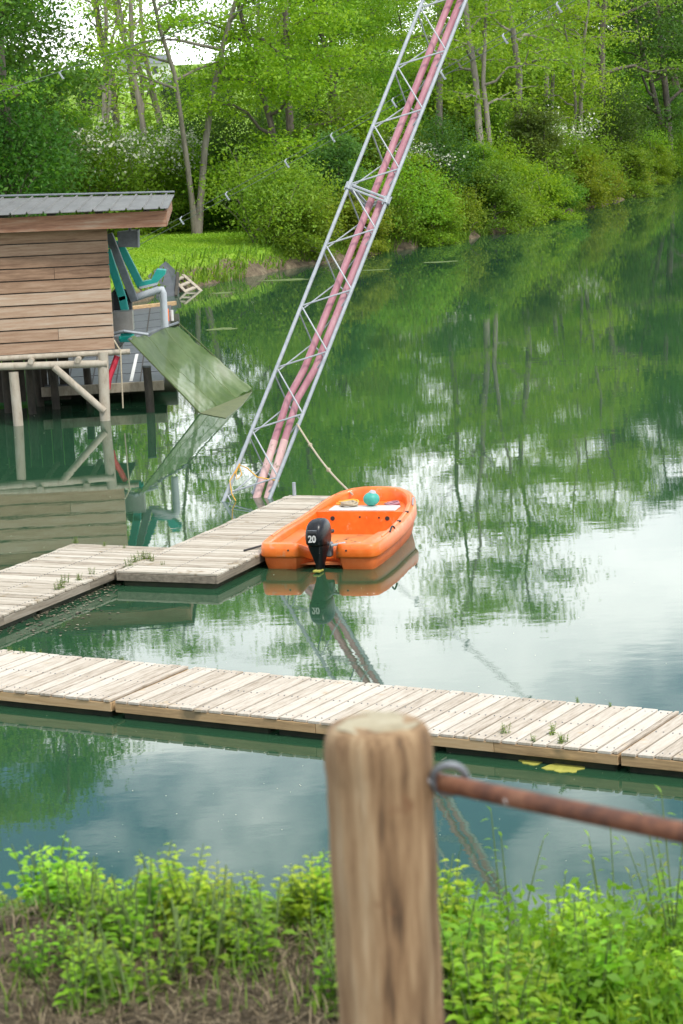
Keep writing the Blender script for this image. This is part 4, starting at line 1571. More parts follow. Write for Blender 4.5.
def shrub_mesh(seed, Rr, H, n_cl, per, leaf, clump=.38, blossom=0, gap=.0):
    """Dome of leaf clumps over thin stems, uneven outline."""
    rng = np.random.default_rng(seed)
    lob = [(rng.uniform(-.55, .55) * Rr, rng.uniform(-.55, .55) * Rr, rng.uniform(.35, .8) * H, rng.uniform(.35, .6) * Rr, rng.uniform(.25, .45) * H) for _ in range(7)]
    cl, segs = [], []
    for k in range(n_cl):
        lx, ly, lz, lr, lh = lob[rng.integers(len(lob))]
        d = rng.normal(size=3)
        d /= np.linalg.norm(d)
        rad = rng.uniform(.55, 1.08)
        p_ = np.array([lx + d[0] * lr * rad, ly + d[1] * lr * rad, max(.12, lz + d[2] * lh * rad)])
        if rng.random() < .22:
            p_[2] *= rng.uniform(.2, .7)
        cl.append(p_)
    cl = np.array(cl)
    for k in range(26):
        e = cl[rng.integers(len(cl))]
        q = np.linspace(0, 1, 5)[:, None]
        b0 = np.array([e[0] * .18, e[1] * .18, -.2])
        pts = b0 + (e - b0) * q + np.array([0, 0, 1]) * (.12 * H * np.sin(np.pi * q))
        segs.append((pts, np.linspace(.035, .007, 5)))
    for k in range(18):   # shoots that break the outline
        e = cl[rng.integers(len(cl))]
        tip = e + np.array([rng.normal() * .3, rng.normal() * .3, rng.uniform(.3, .9)])
        q = np.linspace(0, 1, 4)[:, None]
        segs.append((e + (tip - e) * q, np.linspace(.012, .004, 4)))
        cl = np.concatenate([cl, [tip, e * .4 + tip * .6]])
    ct = rng.random(len(cl))
    cnt = np.maximum(4, per * rng.uniform(.5, 1.5, len(cl))).astype(int)
    idx = np.repeat(np.arange(len(cl)), cnt)
    off = rng.normal(size=(len(idx), 3)) * clump * np.array([1, 1, .55])
    c = cl[idx] + off
    c[:, 2] = np.maximum(c[:, 2], .03)
    tint = np.clip(ct[idx] * .7 + rng.random(len(idx)) * .3, 0, 1)
    v, f, tn = leaf_quads(rng, c, leaf * rng.uniform(.6, 1.4, len(idx)), tint, up=.55, ratio=.55)
    bl = None
    if blossom:
        top = cl[np.argsort(-cl[:, 2] - rng.random(len(cl)) * H * .6)][:blossom]
        bi = np.repeat(np.arange(len(top)), 34)
        bc = top[bi] + rng.normal(size=(len(bi), 3)) * np.array([.30, .30, .13]) + np.array([0, 0, .16])
        bl = leaf_quads(rng, bc, .11 * rng.uniform(.6, 1.3, len(bi)), np.full(len(bi), .5), up=.6, ratio=.9)
    return tubes_np(segs, 5), (v, f, tn), bl


LEAFM = M['leaf']


def def_bush(key, **kw):
    (tv, tf), (v, f, tn), _ = grow(**kw)
    SHRUB[key] = (np_mesh('stems', tv, tf, M['bark']), np_mesh('foliage', v, f, LEAFM, tn), None)
TREE, SHRUB = {}, {}


def def_tree(key, bark='bark', **kw):
    (tv, tf), (v, f, tn), _ = grow(**kw)
    tm = np_mesh('trunk', tv, tf, M[bark])
    tm.polygons.foreach_set('use_smooth', [True] * len(tm.polygons))
    TREE[key] = (tm, np_mesh('crown', v, f, LEAFM, tn))


def def_shrub(key, **kw):
    (tv, tf), (v, f, tn), bl = shrub_mesh(**kw)
    SHRUB[key] = (np_mesh('stems', tv, tf, M['bark']), np_mesh('foliage', v, f, LEAFM, tn), np_mesh('blossom', bl[0], bl[1], M['blossom'], bl[2]) if bl else None)


def_tree('dense', seed=11, H=16.5, base=.10, spread=5.6, r0=.20, stems=2, nl=17, per=62, clump=.62, sec=6, leaf=.165)
def_tree('dense_b', seed=23, H=15.5, base=.14, spread=5.0, r0=.18, stems=2, nl=15, per=58, clump=.62, sec=6, leaf=.165)
def_tree('airy', seed=31, H=15.5, base=.30, spread=4.2, r0=.15, stems=2, nl=12, per=27, clump=.60, sec=5, leaf=.155, bark='bark_pale', flat=.35)
def_tree('airy_b', seed=37, H=16.0, base=.34, spread=4.4, r0=.17, stems=1, nl=15, per=33, clump=.62, sec=5, leaf=.155, bark='bark_pale', flat=.32)
def_tree('thin', seed=41, H=14.0, base=.38, spread=2.2, r0=.13, stems=2, nl=9, per=9, clump=.5, sec=4, leaf=.17, bark='bark_pale', sparse=.75, up0=.7)
def_tree('thin_b', seed=47, H=15.0, base=.30, spread=2.8, r0=.15, stems=3, nl=9, per=9, clump=.5, sec=4, leaf=.17, bark='bark', sparse=.75, up0=.6)
def_tree('fork', seed=53, H=15.0, base=.36, spread=4.6, r0=.14, stems=2, nl=12, per=25, clump=.55, sec=5, leaf=.155, bark='bark_pale', flat=.32, lean=(.05, 0))
def_tree('limby', seed=59, H=15.5, base=.28, spread=6.0, r0=.24, stems=1, nl=14, per=24, clump=.6, sec=5, leaf=.155, bark='bark', flat=.30, droop=.12, up0=.2)
def_shrub('round', seed=3, Rr=2.2, H=2.8, n_cl=190, per=45, leaf=.118)
def_shrub('tall', seed=5, Rr=2.0, H=4.6, n_cl=230, per=45, leaf=.118, clump=.42)
def_shrub('wide', seed=9, Rr=3.0, H=2.4, n_cl=230, per=42, leaf=.118)
def_shrub('low', seed=15, Rr=1.5, H=1.3, n_cl=110, per=42, leaf=.118, clump=.26)
def_bush('stemmy', seed=61, H=3.4, base=.05, spread=1.9, r0=.05, stems=5, nl=8, per=30, clump=.26, leaf=.13, sec=4, up0=.55, flat=.5)
def_bush('stemmy_b', seed=67, H=4.6, base=.08, spread=2.0, r0=.06, stems=4, nl=9, per=30, clump=.30, leaf=.14, sec=4, up0=.6, flat=.5)
def_bush('drooping', seed=71, H=2.6, base=.05, spread=2.3, r0=.05, stems=5, nl=8, per=28, clump=.24, leaf=.12, sec=4, up0=.30, droop=.55, flat=.5)
def_shrub('bloom', seed=12, Rr=2.3, H=4.0, n_cl=210, per=39, leaf=.118, blossom=85)
def_shrub('bloom_b', seed=14, Rr=1.8, H=3.2, n_cl=170, per=39, leaf=.118, blossom=44)

G_MID, G_YEL, G_DARK, G_FRESH, G_BLUE = (.185, .325, .030), (.25, .39, .034), (.085, .18, .032), (.235, .39, .030), (.15, .255, .060)


def place_tree(key, px, y, label, group=None, color=G_MID, scale=1.14, rz=None, name='deciduous_tree', x=None):
    if x is None:
        x = at_y(px, 200, y).x
    t = thing(name, (x, y, gz(x, y) - .05), label, 'tree', group, rnd.uniform(0, 6.28) if rz is None else rz, scale)
    tm, cm = TREE[key]
    link_mesh('trunk', tm, t)
    jit = [c * rnd.uniform(.9, 1.12) for c in color]
    link_mesh('crown', cm, t, jit)
    return t


def place_shrub(key, px, y, label, group=None, color=G_MID, scale=1.0, name='shrub', x=None, sz=None):
    if x is None:
        x = at_y(px, 200, y).x
    t = thing(name, (x, y, max(gz(x, y) - .08, -.1)), label, 'shrub', group, rnd.uniform(0, 6.28), scale)
    if sz:
        t.scale = (scale, scale, scale * sz)
    sm, fm, bm_ = SHRUB[key]
    link_mesh('stems', sm, t)
    link_mesh('foliage', fm, t, [c * rnd.uniform(.72, 1.0) for c in color])
    if bm_:
        link_mesh('blossom', bm_, t)
    return t


WOOD = 'trees of the wood on the far bank'
WL = 'leafy green tree standing in the wood on the far bank'
# left group
place_tree('limby', 14, 83, 'dark trunked tree with long bare limbs arching over the boathouse roof', color=G_MID, rz=1.0)
place_tree('thin', 100, 112, 'thin pale trunked tree with sparse leaves against the bright sky', 'sparse young trees before the sky gap', G_FRESH)
place_tree('thin_b', 128, 118, 'thin pale trunked tree with sparse leaves against the bright sky', 'sparse young trees before the sky gap', G_FRESH)
place_tree('thin', 150, 108, 'thin pale trunked tree with sparse leaves against the bright sky', 'sparse young trees before the sky gap', G_YEL, rz=2.0)
place_tree('fork', 194, 96, 'slender forked tree leaning right above the white flowering bush', color=G_FRESH, rz=0.2)
place_tree('dense', 292, 97, 'large dense leafy tree overhanging the water left of the lattice mast', color=G_FRESH, rz=.6, scale=.98)
place_tree('dense_b', 350, 106, 'bushy tree whose crown shows through the upper lattice mast', color=G_MID, scale=.95)
place_tree('airy', 258, 112, WL, WOOD, G_YEL, scale=.95)
place_tree('thin', 176, 120, 'thin pale trunked tree with sparse leaves against the bright sky', 'sparse young trees before the sky gap', G_FRESH, rz=3.1)
place_tree('thin_b', 152, 128, 'thin pale trunked tree with sparse leaves against the bright sky', 'sparse young trees before the sky gap', G_YEL, rz=5.0)
# right group along the bank
place_tree('airy', 486, 103, 'tallest pale forked trunk rising from the bushes right of the mast', color=G_YEL, rz=2.6)
place_tree('airy_b', 520, 111, 'slim grey trunk beside the tall forked tree on the bank', color=G_MID)
place_tree('fork', 548, 121, 'slanting trunk behind the pale flowering shrub on the right bank', color=G_YEL, rz=1.3)
place_tree('limby', 606, 130, 'thick dark trunk with spreading limbs on the right bank', color=G_MID, rz=2.2)
place_tree('airy_b', 632, 152, 'pale straight trunk near the far right end of the bank', color=G_MID)
place_tree('airy_b', 440, 112, WL, WOOD, G_FRESH)
for i, (px, y, k, cc) in enumerate([(405, 122, 'dense', G_FRESH), (470, 126, 'dense_b', G_MID), (510, 134, 'dense', G_YEL), (560, 142, 'dense_b', G_MID), (600, 150, 'dense', G_MID), (640, 158, 'dense_b', G_DARK), (672, 140, 'dense', G_DARK),
                                 (690, 170, 'dense_b', G_DARK), (715, 185, 'dense', G_DARK), (330, 125, 'dense', G_MID), (380, 138, 'dense_b', G_FRESH), (655, 175, 'dense', G_DARK), (740, 200, 'dense', G_MID), (700, 150, 'limby', G_DARK),
                                 (-20, 92, 'dense', G_DARK), (-60, 85, 'dense_b', G_DARK), (-120, 90, 'dense', G_MID), (540, 160, 'dense', G_MID), (470, 150, 'dense', G_MID), (580, 118, 'airy', G_YEL), (300, 122, 'airy_b', G_YEL),
                                 (780, 230, 'dense_b', G_MID), (820, 250, 'dense', G_MID), (870, 265, 'dense_b', G_MID), (930, 280, 'dense', G_MID)]):
    place_tree(k, px, y, WL, WOOD, cc, scale=rnd.uniform(1.08, 1.25) if not 360 < px < 606 else rnd.uniform(.72, .96))
# shrubs
SH, SL = 'bushes along the far water edge', 'rounded green bush crowding the far water edge'
SB, SBL = 'bushes in the shade of the wood', 'green bush filling the wood behind the lawn'
place_shrub('bloom', 146, 98, 'white flowering hawthorn bush above the boathouse roof', color=G_FRESH, name='hawthorn_bush', scale=1.0)
place_shrub('bloom_b', 80, 95, 'tall pale flowering bush behind the boathouse roof', color=G_MID, name='hawthorn_bush', scale=1.35)
place_shrub('bloom_b', 420, 97, 'white blossoming bush just right of the lattice mast', color=G_MID, name='hawthorn_bush', scale=1.0)
place_shrub('bloom_b', 548, 113, 'cream flowering bush low on the right bank', color=G_FRESH, name='hawthorn_bush', scale=1.1)
for px, y, k, cc, s_ in [(20, 88, 'tall', G_DARK, 1.25), (52, 92, 'tall', G_DARK, 1.1), (-15, 82, 'tall', G_DARK, 1.3), (98, 97, 'round', G_MID, 1.1), (112, 101, 'round', G_FRESH, .9), (166, 98, 'stemmy', G_FRESH, .9), (205, 106, 'tall', G_DARK, 1.1), (232, 100, 'tall', G_DARK, 1.0),
                      (168, 104, 'wide', G_YEL, 1.1), (120, 104, 'stemmy_b', G_FRESH, .9), (60, 104, 'stemmy_b', G_MID, 1.1), (262, 104, 'tall', G_BLUE, 1.1), (215, 99.5, 'drooping', G_YEL, .7), (228, 99, 'stemmy', G_MID, .7), (290, 110, 'tall', G_DARK, 1.2), (160, 112, 'stemmy_b', G_FRESH, 1.0), (90, 112, 'wide', G_FRESH, 1.3)]:
    place_shrub(k, px, y, SBL, SB, cc, s_)
for px, y, k, cc, s_ in [(455, 118, 'stemmy_b', G_MID, 1.35), (478, 122, 'tall', G_FRESH, 1.3), (500, 120, 'stemmy_b', G_MID, 1.2), (525, 126, 'tall', G_MID, 1.4), (550, 132, 'stemmy_b', G_FRESH, 1.5), (575, 136, 'tall', G_MID, 1.5), (595, 142, 'stemmy_b', G_MID, 1.6), (425, 114, 'stemmy_b', G_FRESH, 1.3), (400, 112, 'tall', G_MID, 1.2), (625, 150, 'tall', G_FRESH, 1.5)]:
    place_shrub(k, px, y, 'tall leafy bush between the trunks of the right bank', 'understorey bushes of the right bank', cc, s_)
edge = [(-3.2, 81.6), (-1.6, 85.6), (-.4, 87.5), (.8, 89.3), (2.2, 91.4), (3.7, 93.3), (5.0, 95.2), (6.4, 98.2), (7.6, 101.4), (8.9, 105), (10.0, 108.6), (11.4, 112), (13, 116), (14.3, 119.5), (15.9, 126), (17.4, 132), (19, 138), (20.6, 144.5), (22.6, 152), (25, 160), (27.6, 168), (31, 178), (36, 190), (42, 204)]
kinds = ['stemmy_b', 'tall', 'stemmy', 'round', 'stemmy_b', 'tall']
for i, (x, y) in enumerate(edge):
    if i == 0:
        continue
    place_shrub(['stemmy', 'round', 'drooping', 'stemmy_b', 'wide', 'drooping', 'tall'][i % 7], 0, y + 1.2, SL, SH, [G_MID, G_FRESH, G_BLUE, G_YEL, G_DARK, G_FRESH, G_MID][(i * 3) % 7], rnd.uniform(.8, 1.1), x=x - .5)
    place_shrub(['low', 'drooping'][i % 2], 0, y + .1, SL, SH, [G_FRESH, G_MID, G_YEL][i % 3], rnd.uniform(.7, 1.0), x=x + .35)
    if i > 2:
        place_shrub(kinds[i % 6], 0, y + 4.5, SL, SH, [G_DARK, G_MID, G_MID][i % 3], rnd.uniform(.85, 1.15), x=x - 2.6)

# far house and hill seen through the gap
hx, hy = at_y(143, 70, 330).x, 330
hz = gz(hx, hy)
hs = thing('farm_house', (hx, hy, hz), 'white house with dark roof far away beyond the field', 'house')
base_z = at_y(143, 77, 330).z
top_z = at_y(143, 64, 330).z
rdg = at_y(143, 56, 330).z
MB().prism([(hx - 3.4, hy, base_z - 2), (hx + 3.4, hy, base_z - 2), (hx + 3.4, hy, top_z), (hx - 3.4, hy, top_z)], (0, 6, 0)).build('wall', M['house'], hs)
MB().prism([(hx - 3.8, hy - .4, top_z), (hx + 3.8, hy - .4, top_z), (hx + 3.0, hy + 3, rdg), (hx - 3.0, hy + 3, rdg)], (0, .5, .1)).prism([(hx - 3.8, hy + 6.4, top_z), (hx + 3.8, hy + 6.4, top_z), (hx + 3.0, hy + 3.6, rdg), (hx - 3.0, hy + 3.6, rdg)], (0, -.4, .1)).build('roof', M['slate'], hs)
for dx in (-1.8, 1.6):
    MB().box((hx + dx, hy - .02, (base_z + top_z) / 2), (.8, .08, 1.0)).build('window', M['glass'], hs)
FARG, FARL = 'far trees beyond the field', 'small distant tree standing beyond the field'
for px, y in ((90, 300), (112, 320), (176, 310), (196, 335), (215, 340), (236, 345), (60, 300), (35, 310), (10, 305)):
    place_shrub('tall', px, y, FARL, FARG, (.05, .10, .045), rnd.uniform(.8, 1.3), name='distant_tree')

# ------------------------------------------------------------------ lawn grass (stuff) and stones
rng = np.random.default_rng(5)
n = 90000
gx_ = rng.uniform(-11, 1.5, n)
gy_ = rng.uniform(70, 102, n)
s_ = lake_dist(gx_, gy_)
keep = (s_ > .1) & (s_ < 17)
gx_, gy_, s_ = gx_[keep], gy_[keep], s_[keep]
gzz = ground_z(gx_, gy_)
hgt = rng.uniform(.025, .06, len(gx_)) + .16 * np.exp(-s_ / .5) * rng.random(len(gx_))
dirs = rng.normal(size=(len(gx_), 2)) * .5
wd = .035
v = np.empty((len(gx_), 4, 3))
az = rng.uniform(0, 6.28, len(gx_))
c = np.stack([gx_, gy_, gzz], -1)
sd_ = np.stack([np.cos(az), np.sin(az), np.zeros_like(az)], -1) * wd
tipo = np.stack([dirs[:, 0] * hgt, dirs[:, 1] * hgt, hgt], -1)
v[:, 0] = c - sd_
v[:, 1] = c + sd_
v[:, 2] = c + tipo + sd_ * .25
v[:, 3] = c + tipo - sd_ * .25
lawn_t = np.clip(.55 + .35 * wob(gx_, gy_, .8) + rng.normal(size=len(gx_)) * .15, 0, 1)
me = np_mesh('grass', v.reshape(-1, 3), np.arange(len(gx_) * 4).reshape(-1, 4), M['grass'], np.repeat(lawn_t, 4))
o = link_mesh('grass', me, color=(.25, .42, .036))
tag(o, 'short bright green lawn grass on the far bank', 'grass', kind='stuff')

lg = 'cut logs stacked at the edge of the lawn'
q0 = at_y(262, 214, 94)
for i, (dx, dz_) in enumerate(((-.35, 0), (0, 0), (.35, 0), (-.17, .26), (.17, .26), (0, .5))):
    b = thing('cut_log', (q0.x + dx, 94, gz(q0.x, 94) + .12 + dz_), 'pale sawn log in the small stack beside the lawn', 'log', lg)
    MB().tube([Vector((q0.x + dx, 93.7, gz(q0.x, 94) + .16 + dz_)), Vector((q0.x + dx + .05, 94.6, gz(q0.x, 94) + .16 + dz_))], .15, 10).build('wood', M['stone'], b, smooth=True, angle=40)


# ------------------------------------------------------------------ floating weed and debris


def blob(name, px, py, rx, ry, mat, seed, label, z=.006):
    c_ = on_z(px, py)
    rr = random.Random(seed)
    pts = []
    k = 26
    ph = [rr.uniform(0, 6.28) for _ in range(4)]
    for i in range(k):
        t = 2 * math.pi * i / k
        q = 1 + .22 * math.sin(2 * t + ph[0]) + .16 * math.sin(3 * t + ph[1]) + .10 * math.sin(7 * t + ph[2]) + rr.uniform(-.08, .08)
        pts.append(Vector((c_.x + rx * q * math.cos(t), c_.y + ry * q * math.sin(t), z)))
    mb = MB()
    mb.prism(pts, (0, 0, -.012))
    o = mb.build(name, M[mat])
    return tag(o, label, 'algae')


blob('algae_patch', 568, 767, .17, .21, 'algae', 1, 'larger yellow algae patch floating at the walkway edge')
blob('algae_patch', 534, 761, .13, .12, 'algae', 2, 'smaller yellow algae patch floating left of the larger one by the walkway')
blob('weed_raft', 222, 329, .32, .35, 'scum', 3, 'thin green weed raft on the water right of the slide net')
blob('weed_raft', 440, 262, .5, .3, 'scum', 4, 'pale green weed raft floating below the bank right of the mast')
blob('weed_raft', 285, 280, .9, .3, 'scum', 5, 'long weed strip along the foot of the bank by the lawn')
blob('weed_raft', 222, 293, .4, .25, 'scum', 6, 'weed strip on the water beside the wooden ladder')
blob('weed_raft', 375, 270, .4, .2, 'scum', 7, 'weed strip on the water seen through the lattice mast')
rng = np.random.default_rng(8)
pts = []
A_, B_ = on_z(0, 625).to_2d(), on_z(112, 584).to_2d()
while len(pts) < 420:
    u = rng.random() ** 1.3
    wdt = 1.05 * (1 - u) + .12
    off = abs(rng.normal()) * wdt * .5
    b = B_ + (A_ - B_) * (1 - u) * 0 if False else A_ + (B_ - A_) * u
    pp = Vector((b.x, b.y)) + Vector((adir.y, -adir.x)) * (off + .03) - adir * rng.uniform(0, .6) * (1 - u)
    pts.append((pp.x, pp.y, .006))
pts = np.array(pts)
v, f, tn = leaf_quads(rng, pts, rng.uniform(.02, .075, len(pts)), rng.random(len(pts)), up=.97, ratio=.6)
v[:, 2] = np.clip(v[:, 2], .003, .02)
tag(link_mesh('floating_leaves', np_mesh('floating_leaves', v, f, M['debris'], tn)), 'dead leaves drifting against the left dock', 'leaf litter', kind='stuff')


# ------------------------------------------------------------------ weeds


def leaf_blade(mb, base, d, up, L, w, fold=.18, tint=.5, mi=0):
    d = Vector(d).normalized()
    up = (Vector(up) - d * d.dot(Vector(up)))
    if up.length < 1e-3:
        up = Vector((0, 1, 0))
    up.normalize()
    s = d.cross(up)
    b = Vector(base)
    P_ = [b, b + d * L * .28 + s * w * .42 + up * fold * w, b + d * L * .58 + s * w * .46 + up * (fold * w - .03 * L), b + d * L - up * L * .16, b + d * L * .58 - s * w * .46 + up * (fold * w - .03 * L), b + d * L * .28 - s * w * .42 + up * fold * w, b + d * L * .30, b + d * L * .60 - up * L * .04]
    mb.add(P_, [(0, 6, 1), (6, 7, 2, 1), (7, 3, 2), (0, 5, 6), (6, 5, 4, 7), (7, 4, 3)], tint, mi)


def make_weed(seed, H, nst, leafL, pairs, kind):
    rr = random.Random(seed)
    st, lf_, fl_ = MB(), MB(), MB()
    for s_ in range(nst):
        az = rr.uniform(0, 6.28)
        lean = rr.uniform(.05, .38)
        hh = H * rr.uniform(.6, 1.0)
        b = Vector((rr.uniform(-.04, .04), rr.uniform(-.04, .04), -.04))
        pts = []
        for k in range(7):
            a = k / 6
            pts.append(b + Vector((math.cos(az) * lean * hh * a ** 1.4, math.sin(az) * lean * hh * a ** 1.4, (hh + .04) * a)))
        st.tube(pts, [.0035 * (1 - .7 * k / 6) + .0006 for k in range(7)], 5)
        for k in range(pairs):
            a = .16 + .84 * (k + rr.random() * .4) / pairs
            i = min(5, int(a * 6))
            p_ = pts[i].lerp(pts[i + 1], a * 6 - i)
            t0 = rr.uniform(0, 6.28)
            for m_ in range(2 if kind != 'sprig' else 1):
                t = t0 + m_ * math.pi + rr.uniform(-.3, .3)
                L = leafL * rr.uniform(.7, 1.25) * (1.15 - .65 * a)
                d = Vector((math.cos(t), math.sin(t), rr.uniform(-.1, .55)))
                stem_l = L * .25
                leaf_blade(lf_, p_ + d.normalized() * stem_l, d, (0, 0, 1), L, L * (.68 if kind != 'sprig' else .36), tint=min(1, .25 + .6 * a + rr.uniform(-.15, .15)))
        if kind == 'sprig':
            leaf_blade(lf_, pts[-1], Vector((math.cos(az), math.sin(az), 1.6)), (0, 0, 1), leafL * .7, leafL * .22, tint=.9)
        if kind in ('yellow', 'white'):
            for k in range(5 if kind == 'white' else 2):
                c_ = pts[-1] + Vector((rr.uniform(-.014, .014), rr.uniform(-.014, .014), .01 + rr.uniform(0, .008)))
                for j in range(5):
                    t = j * 1.2566 + k
                    leaf_blade(fl_, c_, (math.cos(t), math.sin(t), .35), (0, 0, 1), .0065 if kind == 'white' else .008, .006)
    inv = lambda mb, nm, mat: mb.build(nm, mat, None).data
    out = [inv(st, 'stems', M['twig']), inv(lf_, 'foliage', M['weed_leaf'])]
    out.append(inv(fl_, 'blossom', M['petal'] if kind == 'yellow' else M['petal_white']) if fl_.v else None)
    for nm in ('stems', 'foliage', 'blossom'):
        for ob in [o for o in bpy.data.objects if o.type == 'MESH' and o.parent is None and o.data in out]:
            bpy.data.objects.remove(ob)
    return out


W = {'nettle': [make_weed(100 + k, .36, 6, .066, 9, 'plain') for k in range(3)],
     'bramble': [make_weed(120 + k, .26, 8, .074, 6, 'plain') for k in range(4)],
     'sprig': [make_weed(140 + k, .62, 3, .050, 15, 'sprig') for k in range(2)],
     'yellow': [make_weed(160, .34, 4, .050, 8, 'yellow')],
     'white': [make_weed(170 + k, .38, 5, .070, 7, 'white') for k in range(2)],
     'low': [make_weed(180 + k, .14, 6, .034, 5, 'plain') for k in range(2)]}
WLAB = {'nettle': ('leafy_weed', 'upright leafy green weed with paired leaves on the near bank', 'upright leafy weeds on the near bank'),
        'bramble': ('bramble_plant', 'low spreading bright green plant on the near bank edge', 'spreading plants on the near bank edge'),
        'sprig': ('tall_sprig', 'tall narrow leaved sprig standing above the weeds on the right', 'tall sprigs above the near weeds'),
        'yellow': ('yellow_flower', 'weed with small yellow flowers on the near bank', 'yellow flowering weeds on the near bank'),
        'white': ('white_flower', 'weed with small cream flower heads right of the fence post', 'cream flowering weeds right of the post'),
        'low': ('seedling', 'small low green seedling on the dead grass of the near bank', 'seedlings on the dead grass')}
wr = random.Random(21)


def place_weed(kind, x, y, s=1.0, color=(.13, .26, .018)):
    nm, lab, grp = WLAB[kind]
    t = thing(nm, (x, y, gz(x, y)), lab, 'plant', grp, wr.uniform(0, 6.28), s)
    ms = wr.choice(W[kind])
    link_mesh('stems', ms[0], t)
    link_mesh('foliage', ms[1], t, [c_ * wr.uniform(.85, 1.2) for c_ in color])
    if ms[2]:
        link_mesh('blossom', ms[2], t)
    return t


def xat(px, y):
    return (px - 341.5) / FPX * y * 1.0


FR, YG = (.21, .39, .028), (.35, .52, .042)
# left patch: clumps along the rim
for k in range(250):
    px = wr.uniform(-25, 345) if k < 170 else wr.uniform(-25, 150)
    y = wr.uniform(4.9, 5.8)
    tall = .80 if px < 55 else (.66 if px < 110 else (.36 if px < 160 else (.17 if px < 240 else .30)))
    s = tall * wr.choice((wr.uniform(.4, .75), wr.uniform(.5, .95)))
    place_weed(wr.choice(['nettle', 'bramble', 'bramble', 'bramble', 'nettle', 'yellow' if wr.random() < .12 else 'bramble']), xat(px, y), y, s, YG if wr.random() < .55 else FR)
# right patch: taller mass down the slope
for k in range(165):
    px = wr.uniform(425, 720)
    y = wr.uniform(4.75, 6.6)
    place_weed(wr.choice(['nettle', 'nettle', 'bramble', 'bramble', 'nettle', 'bramble', 'white' if wr.random() < .22 else 'nettle', 'sprig' if wr.random() < .3 else 'bramble']), xat(px, y), y, wr.uniform(.36, .80) * (.82 + .26 * math.sin(px * .045 + 1.0)), YG if wr.random() < .5 else FR)
for px, y in ((660, 5.4), (605, 5.6), (500, 5.5), (640, 5.7), (675, 5.3)):
    place_weed('sprig', xat(px, y), y, wr.uniform(.62, .8), (.18, .28, .05))
for k in range(75):
    px = wr.uniform(40, 345)
    y = wr.uniform(4.62, 4.98) if px > 110 else wr.uniform(4.8, 5.0)
    place_weed(wr.choice(['bramble', 'bramble', 'nettle', 'low']), xat(px, y), y, wr.uniform(.28, .5), YG if wr.random() < .4 else FR)
for k in range(22):
    y = wr.uniform(4.55, 4.95)
    place_weed(wr.choice(['bramble', 'nettle']), xat(wr.uniform(432, 520), y), y, wr.uniform(.6, .85), FR)
for k in range(34):
    px, y = wr.uniform(-10, 345), wr.uniform(4.25, 4.85)
    place_weed('low', xat(px, y), y, wr.uniform(.6, 1.1), FR)
# low leafy cover and grass tangles under them
rng = np.random.default_rng(77)
n = 26000
px_ = rng.uniform(-60, 760, n)
yy_ = rng.uniform(4.72, 8.5, n)
xx_ = (px_ - 341.5) / FPX * yy_
zz_ = ground_z(xx_, yy_)
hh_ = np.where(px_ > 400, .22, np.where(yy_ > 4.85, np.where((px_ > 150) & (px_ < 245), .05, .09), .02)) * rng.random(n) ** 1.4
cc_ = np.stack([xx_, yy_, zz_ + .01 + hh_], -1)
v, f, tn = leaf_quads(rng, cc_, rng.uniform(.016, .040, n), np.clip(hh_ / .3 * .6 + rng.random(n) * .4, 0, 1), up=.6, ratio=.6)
tag(link_mesh('ground_cover', np_mesh('ground_cover', v, f, M['weed_leaf'], tn), color=(.16, .32, .026)), 'mass of small green leaves covering the near bank', 'ground cover', kind='stuff')


def blades(n, px0, px1, y0, y1, h0, h1, wd, mat, color, name, label, seed, lay=.5, base_h=0.0):
    rng = np.random.default_rng(seed)
    px_ = rng.uniform(px0, px1, n)
    y_ = rng.uniform(y0, y1, n)
    x_ = (px_ - 341.5) / FPX * y_
    z_ = ground_z(x_, y_) + base_h * rng.random(n)
    h = rng.uniform(h0, h1, n)
    az = rng.uniform(0, 6.28, n)
    ln = np.clip(np.abs(rng.normal(size=n)) * lay, 0, 1.5)
    d = np.stack([np.cos(az) * np.sin(ln), np.sin(az) * np.sin(ln), np.cos(ln)], -1)
    s = np.stack([-np.sin(az), np.cos(az), np.zeros(n)], -1) * wd
    c = np.stack([x_, y_, z_], -1)
    bend = np.stack([np.cos(az), np.sin(az), -np.ones(n) * .3], -1) * (h * .2)[:, None]
    V = np.empty((n, 6, 3))
    V[:, 0] = c - s
    V[:, 1] = c + s
    V[:, 2] = c + d * h[:, None] * .55 + s * .8
    V[:, 3] = c + d * h[:, None] * .55 - s * .8
    V[:, 4] = c + d * h[:, None] + bend + s * .15
    V[:, 5] = c + d * h[:, None] + bend - s * .15
    b = np.arange(n)[:, None] * 6
    F_ = np.concatenate([b + np.array([0, 1, 2, 3]), b + np.array([3, 2, 4, 5])])
    o = link_mesh(name, np_mesh(name, V.reshape(-1, 3), F_, M[mat], np.repeat(rng.random(n), 6)), color=color)
    return tag(o, label, 'grass', kind='stuff')


blades(7000, -40, 420, 4.1, 5.1, .012, .05, .0011, 'straw', None, 'dead_grass', 'matted brown dead grass on the near bank', 4, lay=2.2, base_h=.012)
blades(1200, -40, 420, 4.2, 5.0, .02, .06, .0016, 'grass', (.12, .22, .02), 'grass', 'thin green grass blades in the dead grass', 5, lay=.6)
blades(4200, 430, 740, 4.75, 6.6, .06, .22, .0020, 'grass', (.22, .38, .030), 'grass', 'long green grass among the weeds right of the post', 6, lay=.45)

